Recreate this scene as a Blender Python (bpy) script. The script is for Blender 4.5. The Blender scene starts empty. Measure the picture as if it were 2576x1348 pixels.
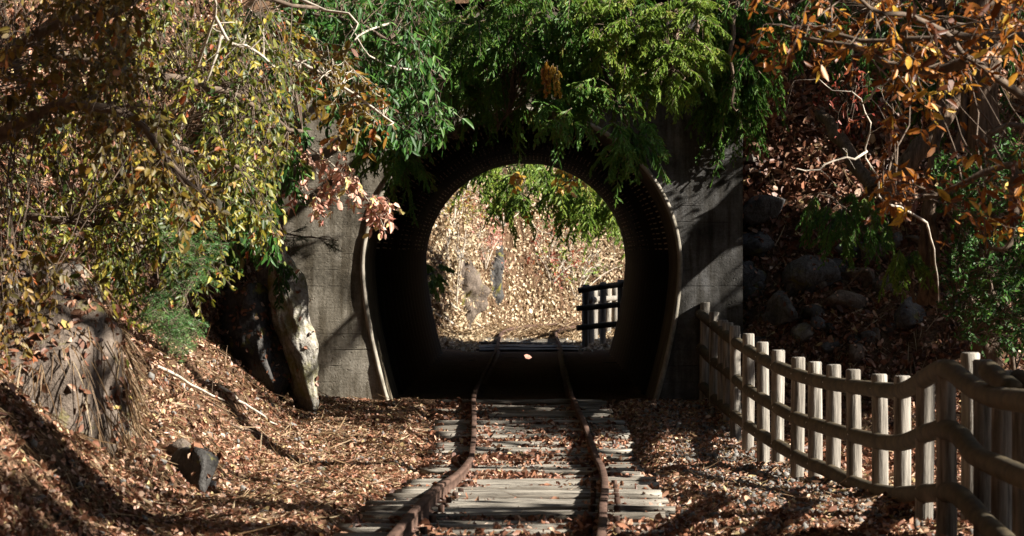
import bpy, math, random
import numpy as np
random.seed(7)
rng = np.random.default_rng(7)
R = math.radians
scene = bpy.context.scene
# ------------------------------------------------------------------ camera
F = 7940.0            # focal length in pixels of a 2575 px wide picture
CH = 1.15             # camera height
cam_d = bpy.data.cameras.new('camera')
cam = bpy.data.objects.new('camera', cam_d)
scene.collection.objects.link(cam)
cam_d.sensor_width = 36.0
cam_d.lens = 36.0 * F / 2575.0
cam_d.clip_start = 0.1
cam_d.clip_end = 1000
cam.location = (0, 0, CH)
cam.rotation_euler = (R(90) - math.atan(40 / F), 0, 0)
cam_d.dof.use_dof = True
cam_d.dof.focus_distance = 22.5
cam_d.dof.aperture_fstop = 10
scene.camera = cam
scene.render.resolution_x = 1024
scene.render.resolution_y = 536
# ------------------------------------------------------------------ light
AZ, EL = 75.0, 31.0   # sun azimuth from the camera's back towards the right, elevation
S = np.array([math.sin(R(AZ)) * math.cos(R(EL)), -math.cos(R(AZ)) * math.cos(R(EL)), math.sin(R(EL))])
world = bpy.data.worlds.new('World')
scene.world = world
world.use_nodes = True
wn = world.node_tree.nodes
sky = wn.new('ShaderNodeTexSky')
sky.sky_type = 'NISHITA'
sky.sun_disc = False
sky.sun_elevation = R(EL)
sky.sun_rotation = math.atan2(S[0], S[1])
world.node_tree.links.new(sky.outputs[0], wn['Background'].inputs[0])
wn['Background'].inputs[1].default_value = 0.05
sl = bpy.data.lights.new('sun', 'SUN')
sl.energy = 5.0
sl.angle = R(0.53)
sl.color = (1.0, 0.93, 0.82)
sun = bpy.data.objects.new('sun', sl)
scene.collection.objects.link(sun)
from mathutils import Vector, Matrix
sun.rotation_euler = Vector(S).to_track_quat('Z', 'Y').to_euler()
scene.view_settings.view_transform = 'Standard'
scene.view_settings.look = 'None'
scene.view_settings.gamma = 1
scene.view_settings.exposure = 1.8
scene.cycles.max_bounces = 6
scene.cycles.diffuse_bounces = 3
scene.cycles.transparent_max_bounces = 4

# ------------------------------------------------------------------ helpers
def P(px, py, d):
    """point seen at pixel (px,py) of the 2575 px picture, d metres away"""
    return np.array([(px - 1287.5) / F * d, d, CH - (py - 634.0) / F * d])

def unit(v):
    v = np.asarray(v, float)
    return v / np.maximum(np.linalg.norm(v, axis=-1, keepdims=True), 1e-9)

def _hash(ix, iy, iz, s):
    n = (ix * 374761393 + iy * 668265263 + iz * 2147483647 + s * 974634777) & 0xffffffff
    n = ((n ^ (n >> 13)) * 1274126177) & 0xffffffff
    n = (n ^ (n >> 16)) & 0xffff
    return n / 65535.0

def vnoise(p, s=0):
    p = np.asarray(p, float)
    i = np.floor(p).astype(np.int64)
    f = p - i
    f = f * f * (3 - 2 * f)
    r = 0
    for dx in (0, 1):
        for dy in (0, 1):
            for dz in (0, 1):
                w = (f[..., 0] if dx else 1 - f[..., 0]) * (f[..., 1] if dy else 1 - f[..., 1]) * (f[..., 2] if dz else 1 - f[..., 2])
                r = r + w * _hash(i[..., 0] + dx, i[..., 1] + dy, i[..., 2] + dz, s)
    return r * 2 - 1

def fbm(p, o=4, s=0):
    r, a = 0, 1.0
    p = np.asarray(p, float)
    for k in range(o):
        r = r + a * vnoise(p, s + k)
        p = p * 2.03 + 11.7
        a *= .5
    return r

class MB:
    """collects geometry, then links it as one mesh object"""
    def __init__(s):
        s.v = []; s.f = []; s.r = []; s.n = 0
    def add(s, v, f, r=0.5):
        v = np.asarray(v, float).reshape(-1, 3)
        f = np.asarray(f, np.int64)
        s.v.append(v)
        s.f.append(f + s.n)
        s.r.append(np.broadcast_to(np.asarray(r, float), (len(v),)).copy())
        s.n += len(v)
    def tube(s, pts, rad, sides=6, r=0.5, cap=True):
        pts = np.asarray(pts, float)
        n = len(pts)
        rad = np.broadcast_to(np.asarray(rad, float), (n,))
        t = unit(np.gradient(pts, axis=0))
        ref = np.array([0, 0, 1.0]) if abs(t[0][2]) < .9 else np.array([1.0, 0, 0])
        a = unit(np.cross(t, ref)); b = np.cross(t, a)
        th = np.linspace(0, 2 * math.pi, sides, endpoint=False)
        v = pts[:, None, :] + rad[:, None, None] * (np.cos(th)[None, :, None] * a[:, None, :] + np.sin(th)[None, :, None] * b[:, None, :])
        i = np.arange(n - 1)[:, None] * sides
        j = np.arange(sides)[None, :]
        k = (j + 1) % sides
        q = np.stack([i + j, i + k, i + sides + k, i + sides + j], -1).reshape(-1, 4)
        base = s.n
        s.add(v, q, r)
        if cap:
            for e, o in ((0, 0), (n - 1, (n - 1) * sides)):
                c = pts[e]
                ring = base + o + np.arange(sides)
                s.v.append(c[None]); s.r.append(np.array([np.mean(r)])); ci = s.n; s.n += 1
                nx = np.roll(ring, -1)
                tri = np.stack([ring, np.full(sides, ci), nx], -1) if e == 0 else np.stack([ring, nx, np.full(sides, ci)], -1)
                s.f.append(tri)
    def box(s, c, h, rz=0, ry=0, rx=0, r=.5, jit=0):
        """bevelled box"""
        h = np.asarray(h, float)
        b = min(h) * .22
        vs = []
        for sx in (-1, 1):
            for sy in (-1, 1):
                for sz in (-1, 1):
                    for ax in range(3):
                        d = np.array([b, b, b]); d[ax] = 0
                        vs.append(np.array([sx, sy, sz]) * (h - d))
        vs = np.array(vs)
        if jit: vs = vs + rng.normal(0, jit, vs.shape)
        M = np.array((Matrix.Rotation(rz, 3, 'Z') @ Matrix.Rotation(ry, 3, 'Y') @ Matrix.Rotation(rx, 3, 'X')))
        v = vs @ M.T + np.asarray(c)
        bm = bmesh_hull(vs)
        for f in bm:
            s_f = np.array([f])
            s.f.append(s_f + s.n)
        s.v.append(v); s.r.append(np.full(len(v), r)); s.n += len(v)
    def build(s, name, mat, parent=None, smooth=False, link=True):
        v = np.concatenate(s.v)
        r = np.concatenate(s.r)
        if parent is not None:
            v = v - np.array(parent.matrix_world.translation if False else wloc(parent))
        me = bpy.data.meshes.new(name)
        me.vertices.add(len(v))
        me.vertices.foreach_set('co', v.astype(np.float32).ravel())
        lt = np.concatenate([np.full(len(f), f.shape[1]) for f in s.f])
        li = np.concatenate([f.ravel() for f in s.f])
        me.loops.add(len(li))
        me.loops.foreach_set('vertex_index', li.astype(np.int32))
        me.polygons.add(len(lt))
        ls = np.concatenate([[0], np.cumsum(lt)[:-1]])
        me.polygons.foreach_set('loop_start', ls.astype(np.int32))
        me.polygons.foreach_set('loop_total', lt.astype(np.int32))
        me.update(calc_edges=True)
        me.validate()
        if len(r) == len(me.vertices):
            at = me.attributes.new('rnd', 'FLOAT', 'POINT')
            at.data.foreach_set('value', r.astype(np.float32))
        if smooth: me.shade_smooth()
        me.materials.append(mat)
        o = bpy.data.objects.new(name, me)
        scene.collection.objects.link(o)
        if parent is not None: o.parent = parent
        return o

import bmesh
_hc = {}
def bmesh_hull(vs):
    bm = bmesh.new()
    vv = [bm.verts.new(p) for p in vs]
    bmesh.ops.convex_hull(bm, input=vv)
    bm.verts.index_update()
    fs = [[v.index for v in f.verts] for f in bm.faces]
    bm.free()
    return fs

def wloc(o):
    p = np.array(o.location, float)
    while o.parent is not None:
        o = o.parent
        p = p + np.array(o.location)
    return p

def tag(o, label=None, cat=None, group=None, kind=None):
    if label: o['label'] = label
    if cat: o['category'] = cat
    if group: o['group'] = group
    if kind: o['kind'] = kind
    return o

def thing(name, loc, label, cat, group=None):
    o = bpy.data.objects.new(name, None)
    scene.collection.objects.link(o)
    o.location = tuple(loc)
    o.empty_display_size = .1
    return tag(o, label, cat, group)

# ------------------------------------------------------------------ materials
def newmat(name):
    m = bpy.data.materials.new(name)
    m.use_nodes = True
    nt = m.node_tree
    nt.nodes.clear()
    out = nt.nodes.new('ShaderNodeOutputMaterial')
    return m, nt, out
def N(nt, typ, **kw):
    n = nt.nodes.new('ShaderNode' + typ)
    for k, v in kw.items():
        if isinstance(k, str) and hasattr(n, k): setattr(n, k, v)
    return n
def ramp(nt, src, stops, interp='LINEAR'):
    n = nt.nodes.new('ShaderNodeValToRGB')
    n.color_ramp.interpolation = interp
    e = n.color_ramp.elements
    while len(e) < len(stops): e.new(0.5)
    for i, (p, c) in enumerate(stops):
        e[i].position = p
        e[i].color = (*c, 1) if len(c) == 3 else c
    nt.links.new(src, n.inputs[0])
    return n.outputs[0]
def noise(nt, scale, detail=4, rough=.6, vec=None, w=None):
    n = nt.nodes.new('ShaderNodeTexNoise')
    n.inputs['Scale'].default_value = scale
    n.inputs['Detail'].default_value = detail
    n.inputs['Roughness'].default_value = rough
    if vec is not None: nt.links.new(vec, n.inputs['Vector'])
    return n.outputs['Fac']
def objco(nt, scale=(1, 1, 1)):
    t = nt.nodes.new('ShaderNodeNewGeometry')
    m = nt.nodes.new('ShaderNodeMapping')
    m.inputs['Scale'].default_value = scale
    nt.links.new(t.outputs['Position'], m.inputs['Vector'])
    return m.outputs[0]
def mathn(nt, op, a, b=None, c=None):
    n = nt.nodes.new('ShaderNodeMath'); n.operation = op
    for i, x in enumerate((a, b, c)):
        if x is None: continue
        if isinstance(x, (int, float)): n.inputs[i].default_value = x
        else: nt.links.new(x, n.inputs[i])
    return n.outputs[0]
def mix(nt, fac, a, b, blend='MIX'):
    n = nt.nodes.new('ShaderNodeMix'); n.data_type = 'RGBA'; n.blend_type = blend
    for i, x in ((0, fac), (6, a), (7, b)):
        if isinstance(x, (int, float)): n.inputs[i].default_value = x
        elif isinstance(x, tuple): n.inputs[i].default_value = (*x, 1)
        else: nt.links.new(x, n.inputs[i])
    return n.outputs[2]
def finish(nt, out, col, rough=.8, bump=None, bstr=.5, bdist=.01, spec=.3, metal=0):
    b = nt.nodes.new('ShaderNodeBsdfPrincipled')
    if isinstance(col, tuple): b.inputs['Base Color'].default_value = (*col, 1)
    else: nt.links.new(col, b.inputs['Base Color'])
    if isinstance(rough, (int, float)): b.inputs['Roughness'].default_value = rough
    else: nt.links.new(rough, b.inputs['Roughness'])
    b.inputs['Specular IOR Level'].default_value = spec
    b.inputs['Metallic'].default_value = metal
    if bump is not None:
        n = nt.nodes.new('ShaderNodeBump')
        n.inputs['Strength'].default_value = bstr
        n.inputs['Distance'].default_value = bdist
        nt.links.new(bump, n.inputs['Height'])
        nt.links.new(n.outputs[0], b.inputs['Normal'])
    nt.links.new(b.outputs[0], out.inputs[0])
    return b

def leafmat(name, stops, rough=.5, trans=.35, spec=.4):
    m, nt, out = newmat(name)
    a = nt.nodes.new('ShaderNodeAttribute'); a.attribute_name = 'rnd'
    c = ramp(nt, a.outputs['Fac'], stops)
    nz = noise(nt, 60, 2, .5, objco(nt))
    c2 = mix(nt, .7, c, ramp(nt, nz, [(.3, (.55, .5, .45)), (.7, (1, 1, 1))]), 'MULTIPLY')
    b = nt.nodes.new('ShaderNodeBsdfPrincipled')
    nt.links.new(c2, b.inputs['Base Color'])
    b.inputs['Roughness'].default_value = rough
    b.inputs['Specular IOR Level'].default_value = spec
    t = nt.nodes.new('ShaderNodeBsdfTranslucent')
    nt.links.new(c2, t.inputs['Color'])
    ms = nt.nodes.new('ShaderNodeMixShader')
    ms.inputs[0].default_value = trans
    nt.links.new(b.outputs[0], ms.inputs[1])
    nt.links.new(t.outputs[0], ms.inputs[2])
    nt.links.new(ms.outputs[0], out.inputs[0])
    return m

M = {}
def m_soil():
    m, nt, out = newmat('soil')
    co = objco(nt)
    a = noise(nt, 3, 5, .65, co); b = noise(nt, 38, 5, .7, co)
    c = mix(nt, b, ramp(nt, a, [(.35, (.06, .036, .022)), (.65, (.13, .08, .05))]), ramp(nt, b, [(.35, (.045, .025, .015)), (.6, (.25, .15, .09))]))
    finish(nt, out, c, .95, b, 1, .05, .1)
    return m
def m_rock(name, dark, light, moss=0.0):
    m, nt, out = newmat(name)
    co = objco(nt)
    a = noise(nt, 6, 6, .7, co)
    v = nt.nodes.new('ShaderNodeTexVoronoi'); v.feature = 'DISTANCE_TO_EDGE'; v.inputs['Scale'].default_value = 9
    mp = nt.nodes.new('ShaderNodeMapping'); mp.inputs['Scale'].default_value = (1.6, 1, .5)
    g = nt.nodes.new('ShaderNodeNewGeometry')
    nt.links.new(g.outputs['Position'], mp.inputs[0]); nt.links.new(mp.outputs[0], v.inputs['Vector'])
    f = noise(nt, 45, 4, .7, co)
    c = ramp(nt, a, [(.3, dark), (.55, tuple((x + y) / 2 for x, y in zip(dark, light))), (.75, light)])
    c = mix(nt, .8, c, ramp(nt, f, [(.3, (.45, .42, .4)), (.6, (1, 1, 1))]), 'MULTIPLY')
    crack = ramp(nt, v.outputs['Distance'], [(0, (.35, .3, .28)), (.05, (1, 1, 1))])
    c = mix(nt, .7, c, crack, 'MULTIPLY')
    if moss:
        mo = ramp(nt, noise(nt, 4, 5, .7, co), [(.62 - moss * .2, (0, 0, 0)), (.68, (1, 1, 1))])
        c = mix(nt, mo, c, (.14, .13, .02))
    h = mathn(nt, 'ADD', a, mathn(nt, 'MULTIPLY', f, .4))
    finish(nt, out, c, .8, h, 1, .03, .3)
    return m
def m_concrete():
    m, nt, out = newmat('old_concrete')
    g = nt.nodes.new('ShaderNodeNewGeometry')
    sx = nt.nodes.new('ShaderNodeSeparateXYZ'); nt.links.new(g.outputs['Position'], sx.inputs[0])
    co = objco(nt)
    n1 = noise(nt, 2.8, 7, .72, co)
    n2 = noise(nt, 55, 4, .7, co)
    streak = noise(nt, 3, 4, .6, objco(nt, (5, 5, .5)))
    board = noise(nt, 4, 4, .6, objco(nt, (.7, .7, 14)))
    # board joints, unevenly waved
    zz = mathn(nt, 'ADD', sx.outputs[2], mathn(nt, 'MULTIPLY', noise(nt, 2, 3, .5, co), .012))
    fr = mathn(nt, 'FRACT', mathn(nt, 'MULTIPLY', zz, 7.9))
    ln = mathn(nt, 'MINIMUM', fr, mathn(nt, 'SUBTRACT', 1, fr))
    n3 = noise(nt, 1.3, 4, .6, objco(nt, (2, 2, 3)))
    joint = ramp(nt, ln, [(0, (0, 0, 0)), (.045, (1, 1, 1))])
    jm = mathn(nt, 'MAXIMUM', joint, ramp(nt, n3, [(.36, (0, 0, 0)), (.5, (1, 1, 1))]))
    c = ramp(nt, n1, [(.34, (.09, .08, .062)), (.5, (.20, .18, .145)), (.70, (.36, .33, .28))])
    c = mix(nt, .9, c, ramp(nt, streak, [(.38, (.42, .39, .34)), (.58, (1, 1, 1))]), 'MULTIPLY')
    c = mix(nt, .2, c, ramp(nt, board, [(.35, (.6, .58, .55)), (.6, (1, 1, 1))]), 'MULTIPLY')
    c = mix(nt, .6, c, ramp(nt, n2, [(.3, (.4, .4, .4)), (.5, (1, 1, 1))]), 'MULTIPLY')
    c = mix(nt, .55, c, jm, 'MULTIPLY')
    # right part of the wall: tree shade painted into the colour, darker and bluish
    shade_tint = ramp(nt, mathn(nt, 'ADD', sx.outputs[0], mathn(nt, 'MULTIPLY', n1, .5)), [(0, (1, 1, 1)), (.9, (1, 1, 1)), (1, (.46, .50, .60))])
    c = mix(nt, 1, c, shade_tint, 'MULTIPLY')
    pit = ramp(nt, noise(nt, 24, 3, .6, co), [(.30, (0, 0, 0)), (.36, (1, 1, 1))])
    h = mathn(nt, 'ADD', mathn(nt, 'ADD', mathn(nt, 'MULTIPLY', n2, .35), mathn(nt, 'MULTIPLY', jm, .5)), mathn(nt, 'MULTIPLY', pit, .5))
    h = mathn(nt, 'ADD', h, mathn(nt, 'MULTIPLY', board, .2))
    finish(nt, out, c, .9, h, .9, .012, .2)
    return m
def m_simple(name, c1, c2, scale=12, rough=.85, map_=(1, 1, 1), bstr=.6, bdist=.005, spec=.3, metal=0, use_rnd=False):
    m, nt, out = newmat(name)
    co = objco(nt, map_)
    a = noise(nt, scale, 5, .65, co)
    c = ramp(nt, a, [(.33, c1), (.67, c2)])
    if use_rnd:
        at = nt.nodes.new('ShaderNodeAttribute'); at.attribute_name = 'rnd'
        c = mix(nt, 1, c, ramp(nt, at.outputs['Fac'], [(0, (.38, .35, .32)), (.5, (.78, .77, .76)), (1, (1.0, 1.0, 1.0))]), 'MULTIPLY')
    finish(nt, out, c, rough, a, bstr, bdist, spec, metal)
    return m
def m_lining():
    m, nt, out = newmat('tunnel_lining')
    a = nt.nodes.new('ShaderNodeUVMap')
    s = nt.nodes.new('ShaderNodeSeparateXYZ'); nt.links.new(a.outputs[0], s.inputs[0])
    g = nt.nodes.new('ShaderNodeNewGeometry')
    p = nt.nodes.new('ShaderNodeSeparateXYZ'); nt.links.new(g.outputs['Position'], p.inputs[0])
    co = objco(nt)
    wob = mathn(nt, 'MULTIPLY', noise(nt, 1.5, 2, .5, co), .9)
    u = mathn(nt, 'FRACT', mathn(nt, 'ADD', mathn(nt, 'MULTIPLY', s.outputs[0], 21.0), mathn(nt, 'MULTIPLY', wob, .5)))
    v = mathn(nt, 'FRACT', mathn(nt, 'ADD', mathn(nt, 'MULTIPLY', s.outputs[1], 1.0), mathn(nt, 'MULTIPLY', wob, .35)))
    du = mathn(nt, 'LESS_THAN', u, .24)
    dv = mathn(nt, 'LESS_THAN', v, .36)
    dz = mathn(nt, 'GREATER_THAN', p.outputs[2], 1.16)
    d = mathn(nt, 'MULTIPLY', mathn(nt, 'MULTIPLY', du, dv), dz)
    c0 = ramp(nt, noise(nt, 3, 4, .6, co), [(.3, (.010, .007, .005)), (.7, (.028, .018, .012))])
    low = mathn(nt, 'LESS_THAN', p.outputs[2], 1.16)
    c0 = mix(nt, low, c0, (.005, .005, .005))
    c = mix(nt, d, c0, (.8, .62, .48))  # pale dashes: glints of light painted on as colour
    finish(nt, out, c, .8, None, spec=.1)
    return m

M['soil'] = m_soil()
M['rock'] = m_rock('grey_rock', (.04, .04, .044), (.18, .178, .175), .2)
M['rock_dark'] = m_rock('fissured_rock', (.015, .014, .013), (.11, .105, .10), .1)
M['rock_pale'] = m_rock('pale_rock', (.08, .072, .062), (.36, .33, .285), .55)
M['rock_brown'] = m_rock('earthy_rock', (.06, .045, .035), (.25, .2, .16), .3)
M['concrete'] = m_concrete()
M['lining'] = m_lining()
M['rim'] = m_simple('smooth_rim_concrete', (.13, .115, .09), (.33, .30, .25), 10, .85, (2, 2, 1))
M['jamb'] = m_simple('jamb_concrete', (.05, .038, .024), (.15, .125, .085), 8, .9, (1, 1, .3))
M['post'] = m_simple('weathered_post', (.075, .066, .054), (.40, .37, .325), 11, .85, (4, 4, .3), 1, .008, .3, 0, True)
M['postend'] = m_simple('post_cut_end', (.2, .17, .12), (.42, .38, .3), 30, .9)
M['fence_rail'] = m_simple('log_rail', (.020, .016, .009), (.085, .064, .034), 5, .75, (3, 1.6, 3), .6, .006)
M['bolt'] = m_simple('galvanised_bolt', (.5, .52, .55), (.7, .72, .75), 30, .35, metal=.6)
M['sleeper'] = m_simple('grey_sleeper', (.05, .043, .036), (.38, .35, .30), 7, .85, (.5, 6, 6), 1, .012, .2, 0, True)
M['rust'] = m_simple('rusty_rail', (.035, .022, .018), (.125, .078, .06), 18, .8, (1, .3, 1), .5, .003, .08)
M['gravel'] = m_simple('grey_gravel', (.07, .066, .062), (.26, .25, .235), 25, .85, use_rnd=True)
M['bark'] = m_simple('brown_bark', (.05, .033, .022), (.20, .14, .10), 9, .9, (4, 4, .5), 1, .02)
M['bark_pale'] = m_simple('pale_twig', (.22, .19, .15), (.50, .44, .37), 25, .8)
M['bark_dark'] = m_simple('dark_twig', (.05, .035, .025), (.15, .11, .08), 25, .85)
M['litter'] = leafmat('dead_leaves', [(0, (.04, .018, .011)), (.3, (.13, .05, .028)), (.6, (.29, .13, .075)), (.82, (.48, .30, .20)), (.985, (.66, .50, .39)), (1, (.42, .33, .10))], .5, .12)
M['yellow'] = leafmat('yellow_green_leaf', [(0, (.03, .06, .012)), (.3, (.10, .13, .018)), (.6, (.26, .25, .03)), (.85, (.46, .37, .06)), (.95, (.4, .22, .05)), (1, (.3, .08, .03))], .45, .35)
M['olive'] = leafmat('orange_brown_leaf', [(0, (.06, .05, .012)), (.4, (.17, .125, .022)), (.75, (.29, .18, .03)), (1, (.32, .09, .02))], .5, .35)
M['glossy'] = leafmat('glossy_green_leaf', [(0, (.016, .055, .010)), (.5, (.04, .13, .02)), (1, (.10, .2, .03))], .5, .3, .3)
M['cedar'] = leafmat('cedar_green', [(0, (.025, .07, .012)), (.45, (.075, .20, .028)), (.85, (.18, .32, .05)), (1, (.2, .15, .04))], .55, .3)
M['cedar_y'] = leafmat('cedar_lit_yellow_green', [(0, (.06, .13, .018)), (.5, (.20, .33, .045)), (.9, (.37, .45, .08)), (1, (.3, .2, .05))], .55, .35)  # paler twin of the cedar green, sunlight put into its colour
M['fir'] = leafmat('fir_green', [(0, (.02, .07, .02)), (.6, (.06, .18, .045)), (1, (.15, .3, .08))], .45, .25)
M['pink'] = leafmat('pink_leaf', [(0, (.36, .12, .09)), (.5, (.62, .32, .24)), (.85, (.78, .5, .40)), (1, (.7, .62, .25))], .5, .3)
M['red'] = leafmat('red_leaf', [(0, (.2, .03, .02)), (.6, (.38, .08, .04)), (1, (.45, .2, .09))], .5, .35)
M['orange'] = leafmat('orange_leaf', [(0, (.11, .032, .01)), (.4, (.28, .09, .018)), (.8, (.52, .22, .03)), (1, (.68, .46, .07))], .45, .4)
M['gold'] = leafmat('golden_leaf', [(0, (.5, .2, .03)), (.6, (.66, .4, .05)), (1, (.7, .5, .1))], .45, .45)
M['straw'] = leafmat('dry_straw', [(0, (.12, .07, .035)), (.5, (.3, .2, .11)), (1, (.5, .4, .26))], .6, .1)

# ------------------------------------------------------------------ terrain
def sm(a, b, x):
    t = np.clip((x - a) / (b - a), 0, 1)
    return t * t * (3 - 2 * t)
def z0(y):
    return np.interp(y, [0, 8, 11.3, 13, 14.1, 15.5, 17.2, 19.2, 20.5, 22, 24.6, 38, 41, 44, 60], [.03, .04, .035, .025, .012, -.045, -.105, -.17, -.15, -.10, -.04, -.07, -.06, -.03, 0])
rl_y = np.array([6, 9, 11.3, 12.3, 13.2, 14.1, 15.6, 17.1, 19.0, 20.5, 22, 24.6, 30, 38.4, 41.5, 44.3, 46.2, 47.7, 48.8, 49.8, 50.6, 51.3])
rl_x = np.array([-.66, -.54, -.445, -.41, -.381, -.345, -.302, -.268, -.247, -.250, -.262, -.300, -.25, -.175, -.17, -.155, -.08, .10, .36, .80, 1.5, 2.4])
def Hfull(x, y):
    x = np.asarray(x, float); y = np.asarray(y, float)
    p = np.stack([x, y, np.zeros_like(x)], -1)
    z = z0(y)
    z = z + .055 * (1 - sm(11, 15, y)) * sm(.7, 1.5, x)
    # left bank
    xf = np.interp(y, [0, 8, 12, 15, 20, 24, 25, 38, 40, 44], [-1.5, -1.45, -1.32, -1.25, -1.2, -1.5, -1.62, -1.7, -1.1, -.4])
    t = np.maximum(0, xf - x)
    nearl = 1 - sm(38.8, 40, y)
    bank = .52 * t * sm(0, .5, t) + .35 * np.maximum(0, t - .45) + 1.5 * np.maximum(0, t - 1.25)
    z = z + bank * nearl
    # front face of the hill, left and right of the portal
    yl = np.interp(x, [-6, -3.2, -2.3, -1.7], [22.6, 23.3, 23.6, 24.3])
    z = z + np.where(x < -1.6, sm(-1.66, -1.9, x) * 2.4 * np.maximum(0, y - yl), 0) * nearl
    yr = np.interp(x, [1.7, 2.0, 2.7, 3.4, 5, 8], [24.7, 24.4, 24.2, 24.1, 23.9, 23.6])
    z = z + np.where(x > 1.7, sm(1.78, 1.86, x) * (1.0 * np.maximum(0, y - yr) + .55 * np.maximum(0, y - yr - 1.2)), 0) * nearl
    # the hill drops away behind the far mouth
    fall = 1 - sm(35.5, 38.6, y)
    z = np.where(y > 30, z * fall + z0(y) * (1 - fall), z)
    # far hillside
    yb = np.interp(x, [-6, -2.5, -1, -.35, .3, 1.2, 4, 12], [40, 42.0, 44.2, 47.0, 49.0, 50.8, 52, 53])
    far = np.maximum(0, y - yb)
    z = z + np.where(y > 39, 1.05 * far * sm(0, .8, far), 0)
    z = z - .055 * (1 - sm(.70, .85, np.abs(x - np.interp(y, rl_y, rl_x) - .381)))
    if np.any(y > 40):
        yy = np.linspace(40, 51.3, 50); xx = np.interp(yy, rl_y, rl_x)
        dtr = np.full(x.shape, 9.0)
        for a_, b_ in zip(xx, yy):
            nx_ = .381 * np.interp(b_, [40, 46, 48, 51], [1, .9, .7, .45]); ny_ = -.381 * np.interp(b_, [40, 46, 48, 51], [0, .35, .7, .9])
            dtr = np.minimum(dtr, np.hypot(x - a_ - nx_, y - b_ - ny_))
        k_ = np.where(y > 40.5, 1 - sm(.75, 1.1, dtr), 0)
        z = z * (1 - k_) + (z0(y) - .035) * k_
    else: k_ = 0
    lumps = .07 * fbm(p * 1.1, 4, 3) + .03 * fbm(p * 5, 3, 9)
    z = z + np.clip(.62 * (x - 9.5), 0, 7.5) + np.clip(1.2 * (1 - y), 0, 11)  # unseen rises at right and behind camera, added to block low sky light
    # track bed stays even
    tc = np.interp(y, [0, 25, 38, 60], [.1, .07, .17, 2.5])
    off = sm(.75, 2.0, np.abs(x - tc))
    off2 = np.where(z - z0(y) > .3, 2.2, 1) * (1 + .9 * sm(44, 47, y))
    z = z + lumps * off * off2 * (1 - k_) + .012 * fbm(p * 4, 3, 5)
    zc = np.minimum(z, 11 + .2 * lumps)
    return zc
def cover(x, y):
    c = np.interp(y, [25, 25.3, 27, 30, 36, 38.8], [2.9, 3.12, 5.1, 6.2, 5.2, 3.3])
    p = np.stack([x, y, np.zeros_like(x)], -1)
    return c - 25 * np.maximum(0, x - 1.72) - 2.2 * np.maximum(0, -x - 2.1) + .12 * fbm(p * 1.3, 3, 21)
def H(x, y):
    x = np.asarray(x, float); y = np.asarray(y, float)
    z = Hfull(x, y)
    inside = (y > 25.25) & (y < 38.7) & (np.abs(x - .1) < 1.75)
    return np.where(inside, z0(y), z)
def surf(x, y):
    """the visible top surface (hill cover over the tunnel included)"""
    x = np.asarray(x, float); y = np.asarray(y, float)
    z = Hfull(x, y)
    m = (y > 25.3) & (y < 38.7)
    return np.where(m, np.maximum(z, cover(x, y)), z)

def grid_mesh(name, xs, ys, zf, mat, kind, flip=False):
    X, Y = np.meshgrid(xs, ys)
    Z = zf(X, Y)
    mb = MB()
    nx, ny = len(xs), len(ys)
    i = np.arange(ny - 1)[:, None] * nx; j = np.arange(nx - 1)[None, :]
    q = np.stack([i + j, i + j + 1, i + nx + j + 1, i + nx + j], -1).reshape(-1, 4)
    mb.add(np.stack([X, Y, Z], -1), q)
    o = mb.build(name, mat, smooth=True)
    return tag(o, kind=kind)
xs = np.concatenate([[-90, -50, -30, -18, -12, -9, -7], np.arange(-5.5, -3.6, .25), np.arange(-3.6, 3.8, .05), np.arange(3.8, 6, .3), [7, 8, 9, 10, 12, 14, 16, 18, 20, 22, 30, 50, 90]])
ys = np.concatenate([[-60, -30, -15, -10, -7, -5, -3, -1, 0, 1, 2, 3, 6, 8], np.arange(9, 26.5, .07), np.arange(26.5, 38.2, .4), np.arange(38.2, 39.2, .1), np.arange(39.2, 56, .12), [57, 58, 60, 64, 70, 80, 100, 150]])
def zground(x, y):
    z = H(x, y)
    under = (y > 25.45) & (y < 38.6) & (np.abs(x - .1) >= 1.75)
    return np.where(under, z - .35, z)
grid_mesh('ground', xs, ys, zground, M['soil'], 'structure')
xs2 = np.concatenate([[-18, -12, -9, -7], np.arange(-5.5, -2.6, .2), np.arange(-2.6, 4.2, .06), np.arange(4.2, 6, .3), [7, 9, 12, 18]])
ys2 = np.concatenate([np.arange(25.32, 27.6, .06), np.arange(27.6, 38.6, .3), [38.68]])
grid_mesh('hillside', xs2, ys2, surf, M['soil'], 'structure')

# ------------------------------------------------------------------ leaf builders
def add_leaves(mb, pos, ax, nr, L, W, rnd, bend=.15):
    """pointed oval leaves folded on the midrib"""
    pos = np.asarray(pos, float); n = len(pos)
    if n == 0: return
    ax = unit(ax); nr = np.asarray(nr, float)
    nr = unit(nr - (nr * ax).sum(-1, keepdims=True) * ax)
    sd = np.cross(ax, nr)
    L = np.broadcast_to(L, (n,))[:, None]; W = np.broadcast_to(W, (n,))[:, None]
    cup = W * rng.uniform(-.25, .5, (n, 1)); bd = L * bend * rng.uniform(-.6, 1.6, (n, 1))
    v = np.stack([
        pos,
        pos + ax * L * .28 + sd * W * .42 + nr * cup,
        pos + ax * L * .68 + sd * W * .40 + nr * (cup - bd * .5),
        pos + ax * L - nr * bd,
        pos + ax * L * .68 - sd * W * .40 + nr * (cup - bd * .5),
        pos + ax * L * .28 - sd * W * .42 + nr * cup], 1)
    b = (np.arange(n) * 6)[:, None]
    f = np.concatenate([b + np.array([[0, 1, 2, 3]]), b + np.array([[0, 3, 4, 5]])])
    mb.add(v, f, np.repeat(rnd, 6))

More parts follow.
